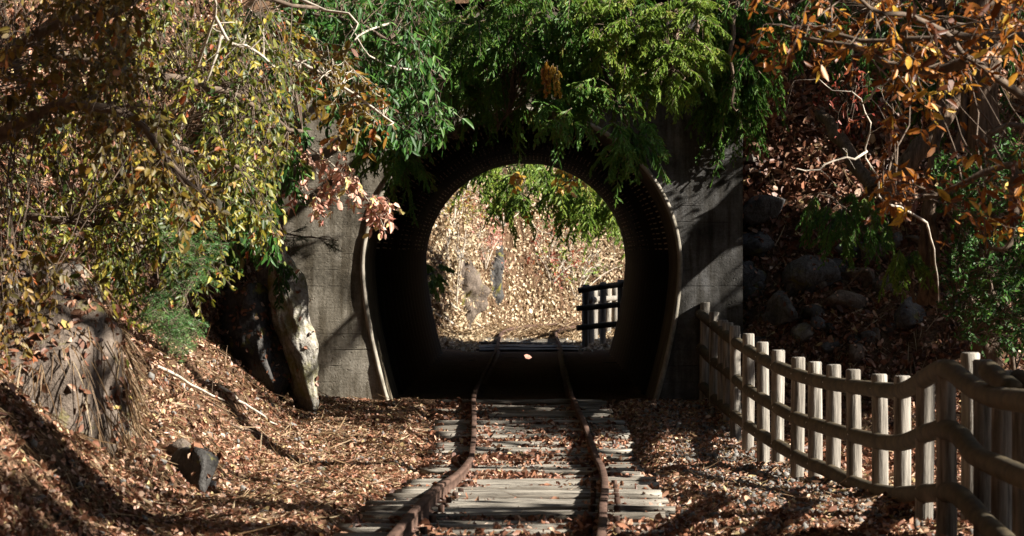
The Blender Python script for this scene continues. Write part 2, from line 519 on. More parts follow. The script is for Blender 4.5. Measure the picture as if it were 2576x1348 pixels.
def add_strands(mb, p, d, L, w, droop, rnd, seg=3, cross=True):
    """thin curved cords, each two crossed ribbons with a ragged outline"""
    n = len(p)
    if n == 0: return
    d = unit(d)
    L = np.broadcast_to(L, (n,))[:, None]; w = np.broadcast_to(w, (n,))[:, None]
    droop = np.broadcast_to(droop, (n,))[:, None]
    side = unit(np.cross(d, rng.normal(0, 1, (n, 3))))
    nrm = np.cross(d, side)
    for sdir in ((side, nrm) if cross else (side,)):
        rows = []
        for k in range(seg + 1):
            t = k / seg
            c = p + d * L * t + np.array([0, 0, -1.0]) * droop * L * t * t
            ww = w * (.5 + .9 * math.sin(math.pi * min(1, t * .8 + .15))) * (1 if k < seg else .15)
            rows += [c - sdir * ww * rng.uniform(.6, 1.3, (n, 1)), c + sdir * ww * rng.uniform(.6, 1.3, (n, 1))]
        v = np.stack(rows, 1)
        m = 2 * (seg + 1)
        b = (np.arange(n) * m)[:, None]
        f = np.concatenate([b + np.array([[2 * k, 2 * k + 1, 2 * k + 3, 2 * k + 2]]) for k in range(seg)])
        mb.add(v, f, np.repeat(rnd, m))

def cedar_spray(mb, p, d, L, n=22, w=.0045, droop=.5, tone=.5, twig=None, spread=.42):
    """drooping cedar branchlet: axis, side cords, cords on the cords"""
    d = unit(d)
    t = np.linspace(.08, 1, n) + rng.uniform(-.02, .02, n)
    dn = np.array([0, 0, -1.0])
    C = p + d * L * t[:, None] + dn * droop * L * (t ** 2)[:, None]
    tg = unit(d + dn * 2 * droop * t[:, None])
    sgn = np.where(np.arange(n) % 2 == 0, 1, -1)[:, None]
    lat = unit(np.cross(tg, np.array([0, 0, 1.0])) + .001)
    lat = lat * sgn + rng.normal(0, .45, (n, 3))
    sd = unit(tg * .9 + lat * .75 + dn * .25)
    sl_ = L * spread * (1.05 - .65 * t) * rng.uniform(.7, 1.25, n)
    dr = rng.uniform(.15, .55, n)
    add_strands(mb, C, sd, sl_, w, dr, np.clip(tone + rng.normal(0, .14, n), 0, .97), 4)
    # second order
    ps, ds, ls, rr = [], [], [], []
    for k in range(5):
        tt = .15 + .17 * k
        q = C + sd * (sl_ * tt)[:, None] + dn * (dr * sl_ * tt * tt)[:, None]
        ps.append(q); ds.append(unit(sd + rng.normal(0, .5, (n, 3)) + dn * .2)); ls.append(sl_ * (.55 - .07 * k) * rng.uniform(.6, 1.2, n))
        rr.append(np.clip(tone + .06 + rng.normal(0, .16, n), 0, .97))
    add_strands(mb, np.concatenate(ps), np.concatenate(ds), np.concatenate(ls), w * .9, .35, np.concatenate(rr), 3)
    if twig is not None:
        tt = np.linspace(0, .95, 5)
        twig.tube(p + d * L * tt[:, None] + dn * droop * L * (tt ** 2)[:, None], np.linspace(.005, .002, 5), 4, cap=False)

def in_poly(poly, x, y):
    poly = np.asarray(poly, float); c = np.zeros(len(x), bool)
    j = len(poly) - 1
    for i in range(len(poly)):
        xi, yi = poly[i]; xj, yj = poly[j]
        if yi != yj:
            c ^= ((yi > y) != (yj > y)) & (x < (xj - xi) * (y - yi) / (yj - yi) + xi)
        j = i
    return c
def sample_poly(poly, n, d0, d1):
    poly = np.asarray(poly, float)
    lo, hi = poly.min(0), poly.max(0)
    out = []
    k = 0
    while k < n:
        x = rng.uniform(lo[0], hi[0], n * 3); y = rng.uniform(lo[1], hi[1], n * 3)
        m = in_poly(poly, x, y)
        out.append(np.stack([x[m], y[m]], -1)); k += m.sum()
    q = np.concatenate(out)[:n]
    d = rng.uniform(d0, d1, n)
    return np.stack([(q[:, 0] - 1287.5) / F * d, d, CH - (q[:, 1] - 634) / F * d], -1)

def limb_pts(pts, n=14, wob=.03):
    """smooth polyline through (px,py,d) points, slightly wandering"""
    w = np.array([P(*p) for p in pts])
    t = np.linspace(0, len(w) - 1, n)
    i = np.minimum(t.astype(int), len(w) - 2); f = (t - i)[:, None]
    p0 = w[np.maximum(i - 1, 0)]; p1 = w[i]; p2 = w[i + 1]; p3 = w[np.minimum(i + 2, len(w) - 1)]
    q = .5 * ((2 * p1) + (-p0 + p2) * f + (2 * p0 - 5 * p1 + 4 * p2 - p3) * f ** 2 + (-p0 + 3 * p1 - 3 * p2 + p3) * f ** 3)
    q[1:-1] += rng.normal(0, wob, q[1:-1].shape) * .5
    return q

def plant(name, label, cat, base, limbs, leaf_mat, bark_mat, clusters, mode, group=None, limb_r=(.03, .008), part='leaves', **kw):
    """limbs: list of world polylines; clusters: Nx3 leaf-cluster centres joined to the nearest limb"""
    root = thing(name, base, label, cat, group)
    wood = MB(); lv = MB()
    lp = []
    for L_ in limbs:
        r0, r1 = limb_r
        wood.tube(L_, np.linspace(r0, r1, len(L_)), 7, r=.5)
        lp.append(L_[1:])
    lp = np.concatenate(lp)
    maxr = kw.get('reach', .8)
    tw_r = kw.get('twig_r', .004)
    allp, allax, alln, allL, allW, allr = [], [], [], [], [], []
    grav = kw.get('grav', -.5)
    for C in clusters:
        dd = np.linalg.norm(lp - C, axis=1) + rng.uniform(0, .12, len(lp))
        A = lp[np.argmin(dd)]
        v = C - A; ln = np.linalg.norm(v)
        mid = (A + C) / 2 + np.array([0, 0, 1]) * ln * .12 + rng.normal(0, .06 * ln + .005, 3)
        tt = np.linspace(0, 1, 6)[:, None]
        path = (1 - tt) ** 2 * A + 2 * tt * (1 - tt) * mid + tt ** 2 * C
        path[1:-1] += rng.normal(0, .012 * min(1, ln), (4, 3))
        wood.tube(path, np.linspace(tw_r, tw_r * .35, 6), 4, cap=False)
        out = unit(path[-1] - path[-3])
        if mode == 'cedar':
            dirv = unit(out * .7 + np.array([rng.normal(0, .5), rng.normal(-.25, .3), rng.uniform(-.7, -.05)]))
            tone = np.clip(kw.get('tone', .45) + rng.normal(0, .12), 0, .95)
            cedar_spray(lv, C, dirv, rng.uniform(*kw.get('slen', (.18, .38))), kw.get('ns', 19), kw.get('w', .0042), kw.get('droop', .55), tone, wood)
        elif mode == 'fir':
            dirv = unit(out + np.array([rng.normal(0, .3), rng.normal(-.2, .2), rng.uniform(-.6, .1)]))
            Ls = rng.uniform(*kw.get('slen', (.15, .3)))
            tone = np.clip(kw.get('tone', .5) + rng.normal(0, .12), 0, 1)
            lat0 = unit(np.cross(dirv, [0, 0, 1.]) )
            subs = [(C, dirv, Ls)]
            for k in range(6):
                for sg in (-1, 1):
                    subs.append((C + dirv * Ls * (.15 + .14 * k), unit(dirv * .8 + lat0 * sg * .8 + rng.normal(0, .12, 3)), Ls * (.5 - .06 * k)))
            for (q, dv, l_) in subs:
                nn = max(10, int(l_ / .0035))
                t = rng.uniform(0, 1, nn)
                pts = q + dv * l_ * t[:, None] + np.array([0, 0, -.25]) * l_ * (t ** 2)[:, None]
                sdir = unit(np.cross(dv, rng.normal(0, 1, (nn, 3)))) * np.array([1, 1, .55])
                add_strands(lv, pts, unit(sdir + dv * .5), .022, .0016, 0., np.clip(tone + rng.normal(0, .12, nn), 0, 1), 1, False)
                wood.tube(np.array([q, q + dv * l_ * .98 + np.array([0, 0, -.25 * l_])]), [.003, .001], 3, cap=False)
        else:
            nl = kw.get('nl', 16)
            # little shoot carrying the leaves
            ll = kw.get('shoot', .22)
            ns = kw.get('shoots', 2)
            for s_ in range(ns):
                dirv = unit(out * .5 + rng.normal(0, .55, 3) + np.array([0, -.1, grav]))
                t = np.sort(rng.uniform(.05, 1, nl // ns))
                ctr = C + dirv * ll * t[:, None] + np.array([0, 0, .35 * grav]) * ll * (t ** 2)[:, None]
                wood.tube(np.concatenate([[C], ctr[::3], ctr[-1:]]), tw_r * .35, 3, cap=False)
                m = len(t)
                sg = np.where(np.arange(m) % 2 == 0, 1., -1.)[:, None]
                lat = unit(np.cross(dirv, rng.normal(0, 1, 3)))
                axd = unit(dirv * .55 + lat * sg * .8 + rng.normal(0, .35, (m, 3)) + np.array([0, 0, grav * .9]))
                allp.append(ctr); allax.append(axd)
                alln.append(unit(np.array([.45, -.5, .55]) + rng.normal(0, .6, (m, 3))))
                Lf = kw.get('leaf', .05)
                allL.append(Lf * np.exp(np.clip(rng.normal(-.08, .33, m), -.9, .6))); allW.append(np.full(m, kw.get('asp', .5)))
                allr.append(np.clip(kw.get('tone', .5) + rng.normal(0, .16) + rng.normal(0, .24, m), 0, 1))
    if allp:
        L_ = np.concatenate(allL)
        add_leaves(lv, np.concatenate(allp), np.concatenate(allax), np.concatenate(alln), L_, L_ * np.concatenate(allW), np.concatenate(allr))
    wood.build('branch', bark_mat, root, smooth=True)
    o = lv.build(part, leaf_mat, root)
    return root

#SETTING_BELOW
def G(px, py, d0=9.5, d1=60, fn=None):
    """where the ray through a pixel first meets the terrain"""
    d = np.arange(d0, d1, .03)
    x = (px - 1287.5) / F * d; z = CH - (py - 634) / F * d
    s = (fn or surf)(x, d) if not (25.3 < d0) else H(x, d)
    k = np.nonzero(z <= s)[0]
    i = k[0] if len(k) else len(d) - 1
    return np.array([x[i], d[i], s[i]])

# ------------------------------------------------------------------ tunnel
Y0, Y1 = 25.0, 38.7
def tcx(y): return np.interp(y, [25, 38.7], [.075, .172])
def arch(n=72, s=1.0, drop=.3):
    """horseshoe outline, left foot to right foot, relative to tunnel centre at ground"""
    a = []
    r = 1.255; hc = 1.075
    for t in np.linspace(0, 1, 14, endpoint=False):       # left leg
        z = -drop + t * (hc + drop)
        x = -(r - .20 * max(0, 1 - (z + .0) / hc) ** 1.6)
        a.append((x, z))
    for t in np.linspace(0, 1, n - 28):
        th = math.pi * (1 - t)
        a.append((r * math.cos(th), hc + r * math.sin(th) * .99))
    for t in np.linspace(1, 0, 14, endpoint=False)[::1]:
        z = -drop + (t - 1 / 14) * (hc + drop)
        x = (r - .20 * max(0, 1 - z / hc) ** 1.6)
        a.append((x, z))
    a = np.array(a)
    a[:, 0] *= s
    a[:, 1] = np.where(a[:, 1] > hc, hc + (a[:, 1] - hc) * s, a[:, 1])
    return a
tun = thing('railway_tunnel', (tcx(Y0), Y0, z0(Y0)), 'short railway tunnel with a dark horseshoe mouth in a weathered concrete portal wall', 'tunnel')
zb = float(z0(Y0))
def portal_wall(y, thick, xl, xr, zt, facing, c):
    A = arch()
    A = A + np.array([c, zb])
    mb = MB()
    n = len(A)
    cen = np.array([c, zb + 1.0])
    outer = []
    for i, p in enumerate(A):
        d = p - cen
        k = 1e9
        if d[0] > 0: k = min(k, (xr - cen[0]) / d[0])
        if d[0] < 0: k = min(k, (xl - cen[0]) / d[0])
        if d[1] > 0: k = min(k, (zt - cen[1]) / d[1])
        q = cen + d * k
        if q[1] < zb - .4: q = np.array([q[0], zb - .4])
        outer.append(q)
    outer = np.array(outer)
    for cx_, cz_ in ((xl, zt), (xr, zt)):
        k = np.argmin(np.hypot(outer[:, 0] - cx_, outer[:, 1] - cz_)); outer[k] = (cx_, cz_)
    outer[0] = (xl, zb - .4); outer[-1] = (xr, zb - .4); A[0, 1] = zb - .4; A[-1, 1] = zb - .4
    m = 10
    t = np.linspace(0, 1, m)[None, :, None]
    Gd = A[:, None] * (1 - t) + outer[:, None] * t
    def put(yy, rev):
        v = np.stack([Gd[..., 0], np.full(Gd.shape[:2], yy), Gd[..., 1]], -1)
        p_ = v.reshape(-1, 3)
        rough = .012 * fbm(p_ * np.array([1, 1, 2.]) * 1.5, 3, 31)
        edge = ((np.arange(len(p_)) % m) == 0) | ((np.arange(len(p_)) % m) == m - 1)
        p_[:, 1] += np.where(edge, 0, rough)
        i = np.arange(n - 1)[:, None] * m; j = np.arange(m - 1)[None]
        q = np.stack([i + j, i + j + 1, i + m + j + 1, i + m + j], -1).reshape(-1, 4)
        mb.add(p_, q[:, ::-1] if rev else q)
    put(y, False); put(y + thick, True)
    # outer edge band
    o2 = outer
    v = np.concatenate([np.stack([o2[:, 0], np.full(n, y), o2[:, 1]], -1), np.stack([o2[:, 0], np.full(n, y + thick), o2[:, 1]], -1)])
    i = np.arange(n - 1)
    mb.add(v, np.stack([i, i + 1, i + 1 + n, i + n], -1))
    return mb
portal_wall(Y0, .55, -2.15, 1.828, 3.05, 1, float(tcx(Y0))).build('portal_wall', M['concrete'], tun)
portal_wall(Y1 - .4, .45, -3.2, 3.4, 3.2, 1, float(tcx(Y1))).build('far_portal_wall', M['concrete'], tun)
def arch_rim():
    A = arch(n=110) + np.array([float(tcx(Y0)), zb])
    t = unit(np.gradient(A, axis=0)); nrm = np.stack([-t[:, 1], t[:, 0]], -1)
    j = .022 + .002 * vnoise(np.stack([A[:, 0] * 6, A[:, 1] * 6, A[:, 1] * 0], -1), 3)
    O = A + nrm * j[:, None]
    I = A - nrm * .012
    rows = [(O, Y0 + .02), (O, Y0 - .016), (I, Y0 - .018), (I, Y0 + .12)]
    V = np.stack([np.stack([q[:, 0], np.full(len(q), y), q[:, 1]], -1) for q, y in rows], 1)
    m = MB(); n = len(A)
    i = np.arange(n - 1)[:, None] * 4; k = np.arange(3)[None]
    m.add(V, np.stack([i + k, i + 4 + k, i + 4 + k + 1, i + k + 1], -1).reshape(-1, 4))
    return m.build('arch_rim', M['rim'], tun)
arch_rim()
def tube_part(name, ya, yb, mat, n_y, s=1.0, corr=0.0, s2=None):
    A = arch(s=1)
    cum = np.concatenate([[0], np.cumsum(np.hypot(*np.diff(A, axis=0).T))])
    yy = np.linspace(ya, yb, n_y)
    V = []
    UV = []
    for k, y in enumerate(yy):
        ss = s + ((s2 or s) - s) * k / (n_y - 1) + (corr * math.cos(2 * math.pi * (y - ya) / .8) if corr else 0)
        B = arch(s=ss)
        V.append(np.stack([B[:, 0] + tcx(y), np.full(len(B), y), B[:, 1] + zb], -1))
        UV.append(np.stack([cum, np.full(len(B), y - ya)], -1))
    V = np.array(V); UV = np.array(UV)
    n = V.shape[1]
    mb = MB()
    i = np.arange(n_y - 1)[:, None] * n; j = np.arange(n - 1)[None]
    q = np.stack([i + j, i + n + j, i + n + j + 1, i + j + 1], -1).reshape(-1, 4)
    mb.add(V, q)
    o = mb.build(name, mat, tun, smooth=True)
    uv = o.data.uv_layers.new(name='uv')
    li = np.empty(len(o.data.loops), np.int32); o.data.loops.foreach_get('vertex_index', li)
    uv.data.foreach_set('uv', UV.reshape(-1, 2)[li].astype(np.float32).ravel())
    return o
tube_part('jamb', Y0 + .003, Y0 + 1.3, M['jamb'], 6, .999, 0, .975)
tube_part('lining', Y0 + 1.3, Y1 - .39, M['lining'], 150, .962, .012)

# ------------------------------------------------------------------ track
gaugeh = .375
rl_y = np.array([6, 9, 11.3, 12.3, 13.2, 14.1, 15.6, 17.1, 19.0, 20.5, 22, 24.6, 30, 38.4, 41.5, 44.3, 46.2, 47.7, 48.8, 49.8, 50.6, 51.3])
rl_x = np.array([-.66, -.54, -.445, -.41, -.381, -.345, -.302, -.268, -.247, -.250, -.262, -.300, -.25, -.175, -.17, -.155, -.08, .10, .36, .80, 1.5, 2.4])
def rail_path(side, off=0):
    """side 0 left, 1 right; dense centre line of the rail head"""
    y = np.arange(6, 51.3, .12)
    xl = np.interp(y, rl_y, rl_x)
    ker = np.hanning(19); ker /= ker.sum()
    xl = np.convolve(np.pad(xl, 9, 'edge'), ker, 'valid')
    t = unit(np.stack([np.gradient(xl, y), np.ones_like(y)], -1))
    nx = np.stack([t[:, 1], -t[:, 0]], -1)
    o = (.762 if side else 0) + off
    p = np.stack([xl, y], -1) + nx * o
    z = np.interp(y, [6, 8, 11.3, 13, 14.1, 15.5, 17.2, 19.2, 20.5, 22, 24.6, 38, 51], [.14, .14, .135, .125, .115, .055, -.01, -.075, -.055, 0, .06, .03, .05])
    z = np.convolve(np.pad(z, 7, 'edge'), np.hanning(15) / np.hanning(15).sum(), 'valid') - .014
    return np.column_stack([p, z]), t
track = thing('railway_track', (0, 8, float(z0(8))), 'narrow rusty railway track with grey wooden sleepers curving into the tunnel', 'railway track')
def rail_mesh(side):
    c, t = rail_path(side)
    # wobble of old rail
    c[:, 0] += .003 * vnoise(np.stack([c[:, 1] * 1.3 + 9 * side, c[:, 1] * 0, c[:, 1] * 0], -1), 4)
    prof = np.array([(-.013, 0), (-.0175, -.004), (-.0175, -.018), (-.006, -.025), (-.005, -.075), (-.034, -.086), (-.034, -.095), (.034, -.095), (.034, -.086), (.005, -.075), (.006, -.025), (.0175, -.018), (.0175, -.004), (.013, 0)])
    n = np.stack([t[:, 1], -t[:, 0]], -1)
    V = np.stack([c[:, None, 0] + n[:, None, 0] * prof[None, :, 0], c[:, None, 1] + n[:, None, 1] * prof[None, :, 0], c[:, None, 2] + prof[None, :, 1]], -1)
    m = len(prof); k = len(c)
    mb = MB()
    i = np.arange(k - 1)[:, None] * m; j = np.arange(m)[None]
    q = np.stack([i + j, i + (j + 1) % m, i + m + (j + 1) % m, i + m + j], -1).reshape(-1, 4)
    mb.add(V, q)
    return mb
for s_ in (0, 1):
    r_ = rail_mesh(s_).build('rail', M['rust'], track)
    # spikes and fish plates
    c, t = rail_path(s_)
    for k in range(44, len(c), 5):
        if c[k, 1] > 19: break
        for off in (-.055, .055):
            sp = MB()
            sp.box(c[k] + np.array([off, 0, -.066]), (.012, .014, .016), rz=rng.normal(0, .3))
            sp.build('spike', M['rust'], r_)
mid, tm = rail_path(0, .381)
SL = []
ysl = list(np.arange(9.0, 25.15, .225)) + [] + list(np.arange(39.0, 48.3, .42))
for y in ysl:
    i = int(np.argmin(abs(mid[:, 1] - y)))
    c = mid[i] + np.array([rng.normal(0, .02), rng.normal(0, .035), 0])
    w = rng.uniform(.060, .085)
    SL.append((c[1], w))
    ln = .655 + rng.normal(0, .022)
    mb = MB()
    # weathered plank, many cross sections along its length
    k = 16
    xs_ = np.linspace(-ln, ln, k)
    prof = np.array([(-1, -.5), (-1, .35), (-.8, .5), (-.3, .5), (.3, .5), (.8, .5), (1, .35), (1, -.5)])
    sd0 = rng.uniform(0, 99)
    X = np.repeat(xs_[:, None], 8, 1)
    Yp = prof[None, :, 0] * w * (1 + .07 * vnoise(np.stack([X * 3 + sd0, X * 0, X * 0], -1), 2)) 
    hz = .03
    Zp = prof[None, :, 1] * hz + np.where(prof[None, :, 1] > 0, 1, 0) * (.009 * vnoise(np.stack([X * 5 + sd0, prof[None, :, 0] * 2 + 0 * X, X * 0], -1), 6))
    v = np.stack([X, Yp, Zp], -1).reshape(-1, 3)
    a = math.atan2(tm[i][0], tm[i][1]) * -1 + rng.normal(0, .022)
    ca, sa = math.cos(a), math.sin(a)
    rl = rng.normal(0, .006); rx = rng.normal(0, .10)
    v[:, 2] += v[:, 0] * rl + v[:, 1] * rx
    v = np.stack([v[:, 0] * ca - v[:, 1] * sa, v[:, 0] * sa + v[:, 1] * ca, v[:, 2]], -1)
    v = v + c + np.array([0, 0, -.083 - .010 + rng.normal(0, .009)])
    ii = np.arange(k - 1)[:, None] * 8; j = np.arange(8)[None]
    q = np.stack([ii + j, ii + 8 + j, ii + 8 + (j + 1) % 8, ii + (j + 1) % 8], -1).reshape(-1, 4)
    mb.add(v, q, rng.uniform(.1, 1))
    mb.f.append(np.array([np.arange(8)])); mb.f.append(np.array([np.arange(8)[::-1] + (k - 1) * 8]))
    mb.build('sleeper', M['sleeper'], track)

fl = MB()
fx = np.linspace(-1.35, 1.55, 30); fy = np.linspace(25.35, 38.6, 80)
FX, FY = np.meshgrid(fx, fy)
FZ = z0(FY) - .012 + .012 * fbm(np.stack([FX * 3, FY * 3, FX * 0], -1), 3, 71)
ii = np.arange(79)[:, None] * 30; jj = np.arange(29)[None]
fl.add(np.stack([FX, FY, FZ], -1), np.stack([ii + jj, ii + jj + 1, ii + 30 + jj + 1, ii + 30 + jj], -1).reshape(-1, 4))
tag(fl.build('tunnel_floor', m_simple('shade_black_floor', (.003, .003, .003), (.010, .009, .008), 20, .95, spec=.05), smooth=True), kind='structure')  # near-black sheet: the tunnel's darkness put into the floor colour
# ------------------------------------------------------------------ near fence
fence = thing('timber_fence', (1.6, 11.8, float(H(1.6, 11.8))), 'long near fence of round grey timber posts with three curving log rails', 'fence', None)
CX = lambda c: (2600 + c / 1.2914) * .62866
CY = lambda c: (1100 + c / 1.2914) * .62866
posts = [(282, 140, 50), (333, 190, 52), (375, 232, 53.5), (405, 245, 55), (440, 262, 58), (506, 302, 62), (582, 345, 65), (663, 387, 68), (762, 424, 71), (850, 447, 73.5), (945, 462, 76), (1053, 487, 80), (1185, 511, 84), (1300, 520, 88), (1420, 495, 97), (1528, 440, 106)]
pd = []
def make_post(parent, x, d, top, rad=.0382, bot=None, tilt=0, mat='post'):
    b = float(H(x, d)) - .25 if bot is None else bot
    n = 12
    zz = np.linspace(b, top - .006, n)
    ph = rng.uniform(0, 9)
    pts = np.stack([x + .004 * np.sin(zz * 3 + ph) + tilt * (zz - top), np.full(n, d), zz], -1)
    pts = np.concatenate([pts, [[pts[-1][0], d, top]]])
    rr = rad * (1 + .03 * np.sin(zz * 5 + ph)); rr = np.concatenate([rr, [rr[-1] * .86]])
    mb = MB(); mb.tube(pts, rr, 18, r=rng.uniform(.35, 1))
    p = mb.build('post', M[mat], parent, smooth=False)
    p.data.shade_smooth()
    return p
for cx, ct, w in posts:
    d = .0765 / (w * .4868) * F
    p = P(CX(cx), CY(ct), d)
    pd.append((p[0], d, p[2]))
    po = make_post(fence, p[0], d, p[2])
    po['pz'] = float(p[2])
    pd[-1] = (p[0], d, p[2], po)
pdd = np.array([[p[0], p[1]] for p in pd])
cxs = np.array([p[0] for p in posts])
def dfence(cx):
    w = np.interp(cx, list(cxs) , [p[2] for p in posts])
    d = .0765 / (w * .4868) * F
    d = np.where(np.array(cx) > 1528, 11.8 - (np.array(cx) - 1528) / (1932 - 1528) * 2.1, d)
    d = np.where(np.array(cx) < 282, d + (282 - np.array(cx)) / 50 * .45, d)
    return d
railpts = [
 [(216, 170), (232, 178), (330, 260), (420, 330), (520, 395), (640, 465), (760, 515), (860, 545), (960, 565), (1060, 578), (1180, 592), (1300, 597), (1380, 560), (1480, 500), (1550, 492), (1640, 560), (1720, 610), (1830, 640), (1932, 652), (2100, 690)],
 [(220, 330), (235, 345), (310, 430), (400, 500), (520, 600), (640, 675), (760, 740), (880, 780), (1000, 815), (1120, 845), (1220, 865), (1320, 862), (1420, 820), (1520, 800), (1600, 830), (1680, 930), (1780, 980), (1932, 1045), (2100, 1110)],
 [(212, 480), (225, 495), (280, 580), (360, 660), (450, 735), (560, 815), (680, 890), (800, 960), (920, 1010), (1040, 1070), (1160, 1115), (1280, 1135), (1400, 1130), (1500, 1125), (1580, 1130), (1660, 1200), (1740, 1290), (1830, 1375), (1960, 1500)]]
for rp in railpts:
    rp = np.array(rp, float)
    d = dfence(rp[:, 0]) - .072
    w = np.array([P(CX(a), CY(b), dd) for (a, b), dd in zip(rp, d)])
    # keep the log against the track side of its posts
    t = np.linspace(0, len(w) - 1, 150)
    i = np.minimum(t.astype(int), len(w) - 2); f = (t - i)[:, None]
    p0 = w[np.maximum(i - 1, 0)]; p1 = w[i]; p2 = w[i + 1]; p3 = w[np.minimum(i + 2, len(w) - 1)]
    q = .5 * ((2 * p1) + (-p0 + p2) * f + (2 * p0 - 5 * p1 + 4 * p2 - p3) * f ** 2 + (-p0 + 3 * p1 - 3 * p2 + p3) * f ** 3)
    rad = .0375 * (1 + .045 * vnoise(np.stack([q[:, 1] * 3, q[:, 1] * 0, q[:, 2]], -1), 3) + .02 * np.sin(q[:, 1] * 23))
    mb = MB(); mb.tube(q, rad, 16)
    ro = mb.build('log_rail', M['fence_rail'], fence, smooth=True)
    for (px_, dpo, tz, po) in pd:
        k = int(np.argmin(abs(q[:, 1] - dpo)))
        b = MB()
        dirn = unit(np.array([-.75, -.65, .15]))
        c = q[k] + dirn * .034
        b.tube(np.array([c, c + dirn * .008, c + dirn * .011]), [.008, .008, .004], 8)
        b.build('bolt', M['bolt'], ro)
# second fence standing behind the near end
f2 = thing('timber_fence', (1.95, 11.6, float(H(1.95, 11.6))), 'dark shaded fence at the right edge with a sawn log rail end pointing up', 'fence')
for cx, ct, w in [(1655, 400, 100), (1722, 437, 108), (1818, 493, 110), (1925, 530, 112)]:
    d = .0765 / (w * .4868) * F * (1.02 if cx > 1600 else 1)
    p = P(CX(cx), CY(ct), d)
    make_post(f2, p[0], d, p[2], .04)
for a, b, ra in (((1748, 492, 10.6), (1880, 600, 10.2), .036), ((1905, 540, 10.4), (2060, 600, 10.1), .036)):
    pa, pb = P(CX(a[0]), CY(a[1]), a[2]), P(CX(b[0]), CY(b[1]), b[2])
    mb = MB(); mb.tube(np.linspace(pa, pb, 8), ra, 16)
    mb.build('log_rail', M['fence_rail'], f2, smooth=False)

# ------------------------------------------------------------------ far fence
f3 = thing('timber_fence', (1.0, 40, float(H(1.0, 40))), 'small distant fence of dark posts and rails beyond the tunnel mouth', 'fence')
QX = lambda c: (1650 + c / 1.5856) * .62866
QY = lambda c: (600 + c / 1.5856) * .62866
fp = []
for cx, ct, d, r_ in [(1098, 853, 40.0, .046), (1208, 838, 40.3, .042), (1320, 822, 39.6, .045)]:
    p = P(QX(cx), QY(ct), d); fp.append(p)
    make_post(f3, p[0], d, p[2], r_, bot=float(H(p[0], d)) - .3)
for pts in ([(1050, 893, 39.9), (1110, 882, 39.9), (1200, 868, 40.1), (1300, 855, 39.5), (1345, 850, 39.3)], [(1045, 1005, 39.9), (1150, 996, 40.0), (1240, 987, 40.0), (1312, 980, 39.5)], [(1045, 1128, 39.9), (1150, 1118, 40.0), (1240, 1108, 40.0), (1302, 1104, 39.6)]):
    w = np.array([P(QX(a), QY(b), c - .08) for a, b, c in pts])
    mb = MB(); mb.tube(w, .037, 12); mb.build('log_rail', M['fence_rail'], f3, smooth=True)
f4 = thing('timber_fence', (1.3, 44, float(H(1.3, 44))), 'pale sunlit fence posts following the curve behind the dark distant fence', 'fence')
for cx, ct, d in [(1128, 890, 41.2), (1155, 885, 42.4), (1190, 882, 43.6), (1238, 880, 44.6), (1287, 872, 45.4), (1330, 865, 46), (1375, 862, 46.6)]:
    p = P(QX(cx), QY(ct), d)
    make_post(f4, p[0], d, p[2], .05, bot=float(H(p[0], d)) - .3)
mb = MB(); mb.tube(np.array([P(QX(a), QY(b), c) for a, b, c in [(1128, 950, 41.1), (1190, 945, 43.5), (1287, 940, 45.3), (1375, 940, 46.5)]]), .04, 10); mb.build('log_rail', M['post'], f4, smooth=True)

# ------------------------------------------------------------------ rocks
def icosphere(sub):
    bm = bmesh.new(); bmesh.ops.create_icosphere(bm, subdivisions=sub, radius=1)
    v = np.array([x.co[:] for x in bm.verts]); f = np.array([[q.index for q in t.verts] for t in bm.faces])
    bm.free(); return v, f
ICO = {k: icosphere(k) for k in (1, 2, 3, 4, 5)}
def rock_mesh(c, rad, seed, sub=4, planes=14, rough=.05, strata=None, rot=(0, 0, 0)):
    v, f = ICO[sub]
    g = np.random.default_rng(seed)
    n = unit(g.normal(0, 1, (planes, 3)))
    h = g.uniform(.5, .95, planes)
    dot = v @ n.T
    r = np.where(dot > .05, h / np.maximum(dot, .05), 9).min(1)
    r = np.minimum(r, 1.15)
    q = v * r[:, None] * np.asarray(rad)
    q = q + v * (rough * np.mean(rad) * fbm(q / np.mean(rad) * 2.2 + seed, 4, seed))[:, None]
    if strata:
        sc, am = strata
        q = q + unit(v * [1, 1, .1]) * (am * (np.round(3 * vnoise(np.stack([q[:, 0] * sc, q[:, 1] * sc, q[:, 2] * sc * .12], -1), seed)) / 3))[:, None]
    Rm = np.array(Matrix.Rotation(rot[2], 3, 'Z') @ Matrix.Rotation(rot[1], 3, 'Y') @ Matrix.Rotation(rot[0], 3, 'X'))
    mb = MB(); mb.add(q @ Rm.T + np.asarray(c), f)
    return mb
ROCKS = []
def rock(px, py, d, rad, seed, label, mat='rock', name='rock', group=None, **kw):
    p = P(px, py, d) if d else G(px, py)
    o = rock_mesh(np.zeros(3), rad, seed, **kw).build(name, M[mat])
    o.location = tuple(p)
    ROCKS.append(o)
    return tag(o, label, 'rock', group)
rock(480, 1200, 15.0, (.115, .14, .15), 3, 'dark angular boulder on the leaf litter beside the track', 'rock_dark', planes=9, rot=(0, .45, .3))
rock(455, 1150, 15.6, (.09, .12, .10), 31, 'brown pointed rock just behind the dark angular boulder', 'rock_brown', planes=9)
rock(335, 1175, 15.7, (.14, .14, .09), 4, 'low dark rock in the litter at the foot of the left bank', 'rock_brown', planes=10)
rock(808, 1192, 0, (.05, .05, .035), 5, 'small pale round stone lying on sunlit leaves left of the track', 'rock_pale', sub=3)
rock(40, 990, 14.3, (.46, .6, 1.0), 6, 'large earthy outcrop hung with roots at the lower left edge', 'rock_brown', 'rock_outcrop', sub=5, rough=.1, strata=(9, .03))
rock(140, 900, 14.7, (.26, .4, .42), 46, 'upper hump of the earthy outcrop under the yellow leaves', 'rock_brown', 'rock_outcrop', sub=5, rough=.12, strata=(9, .03))
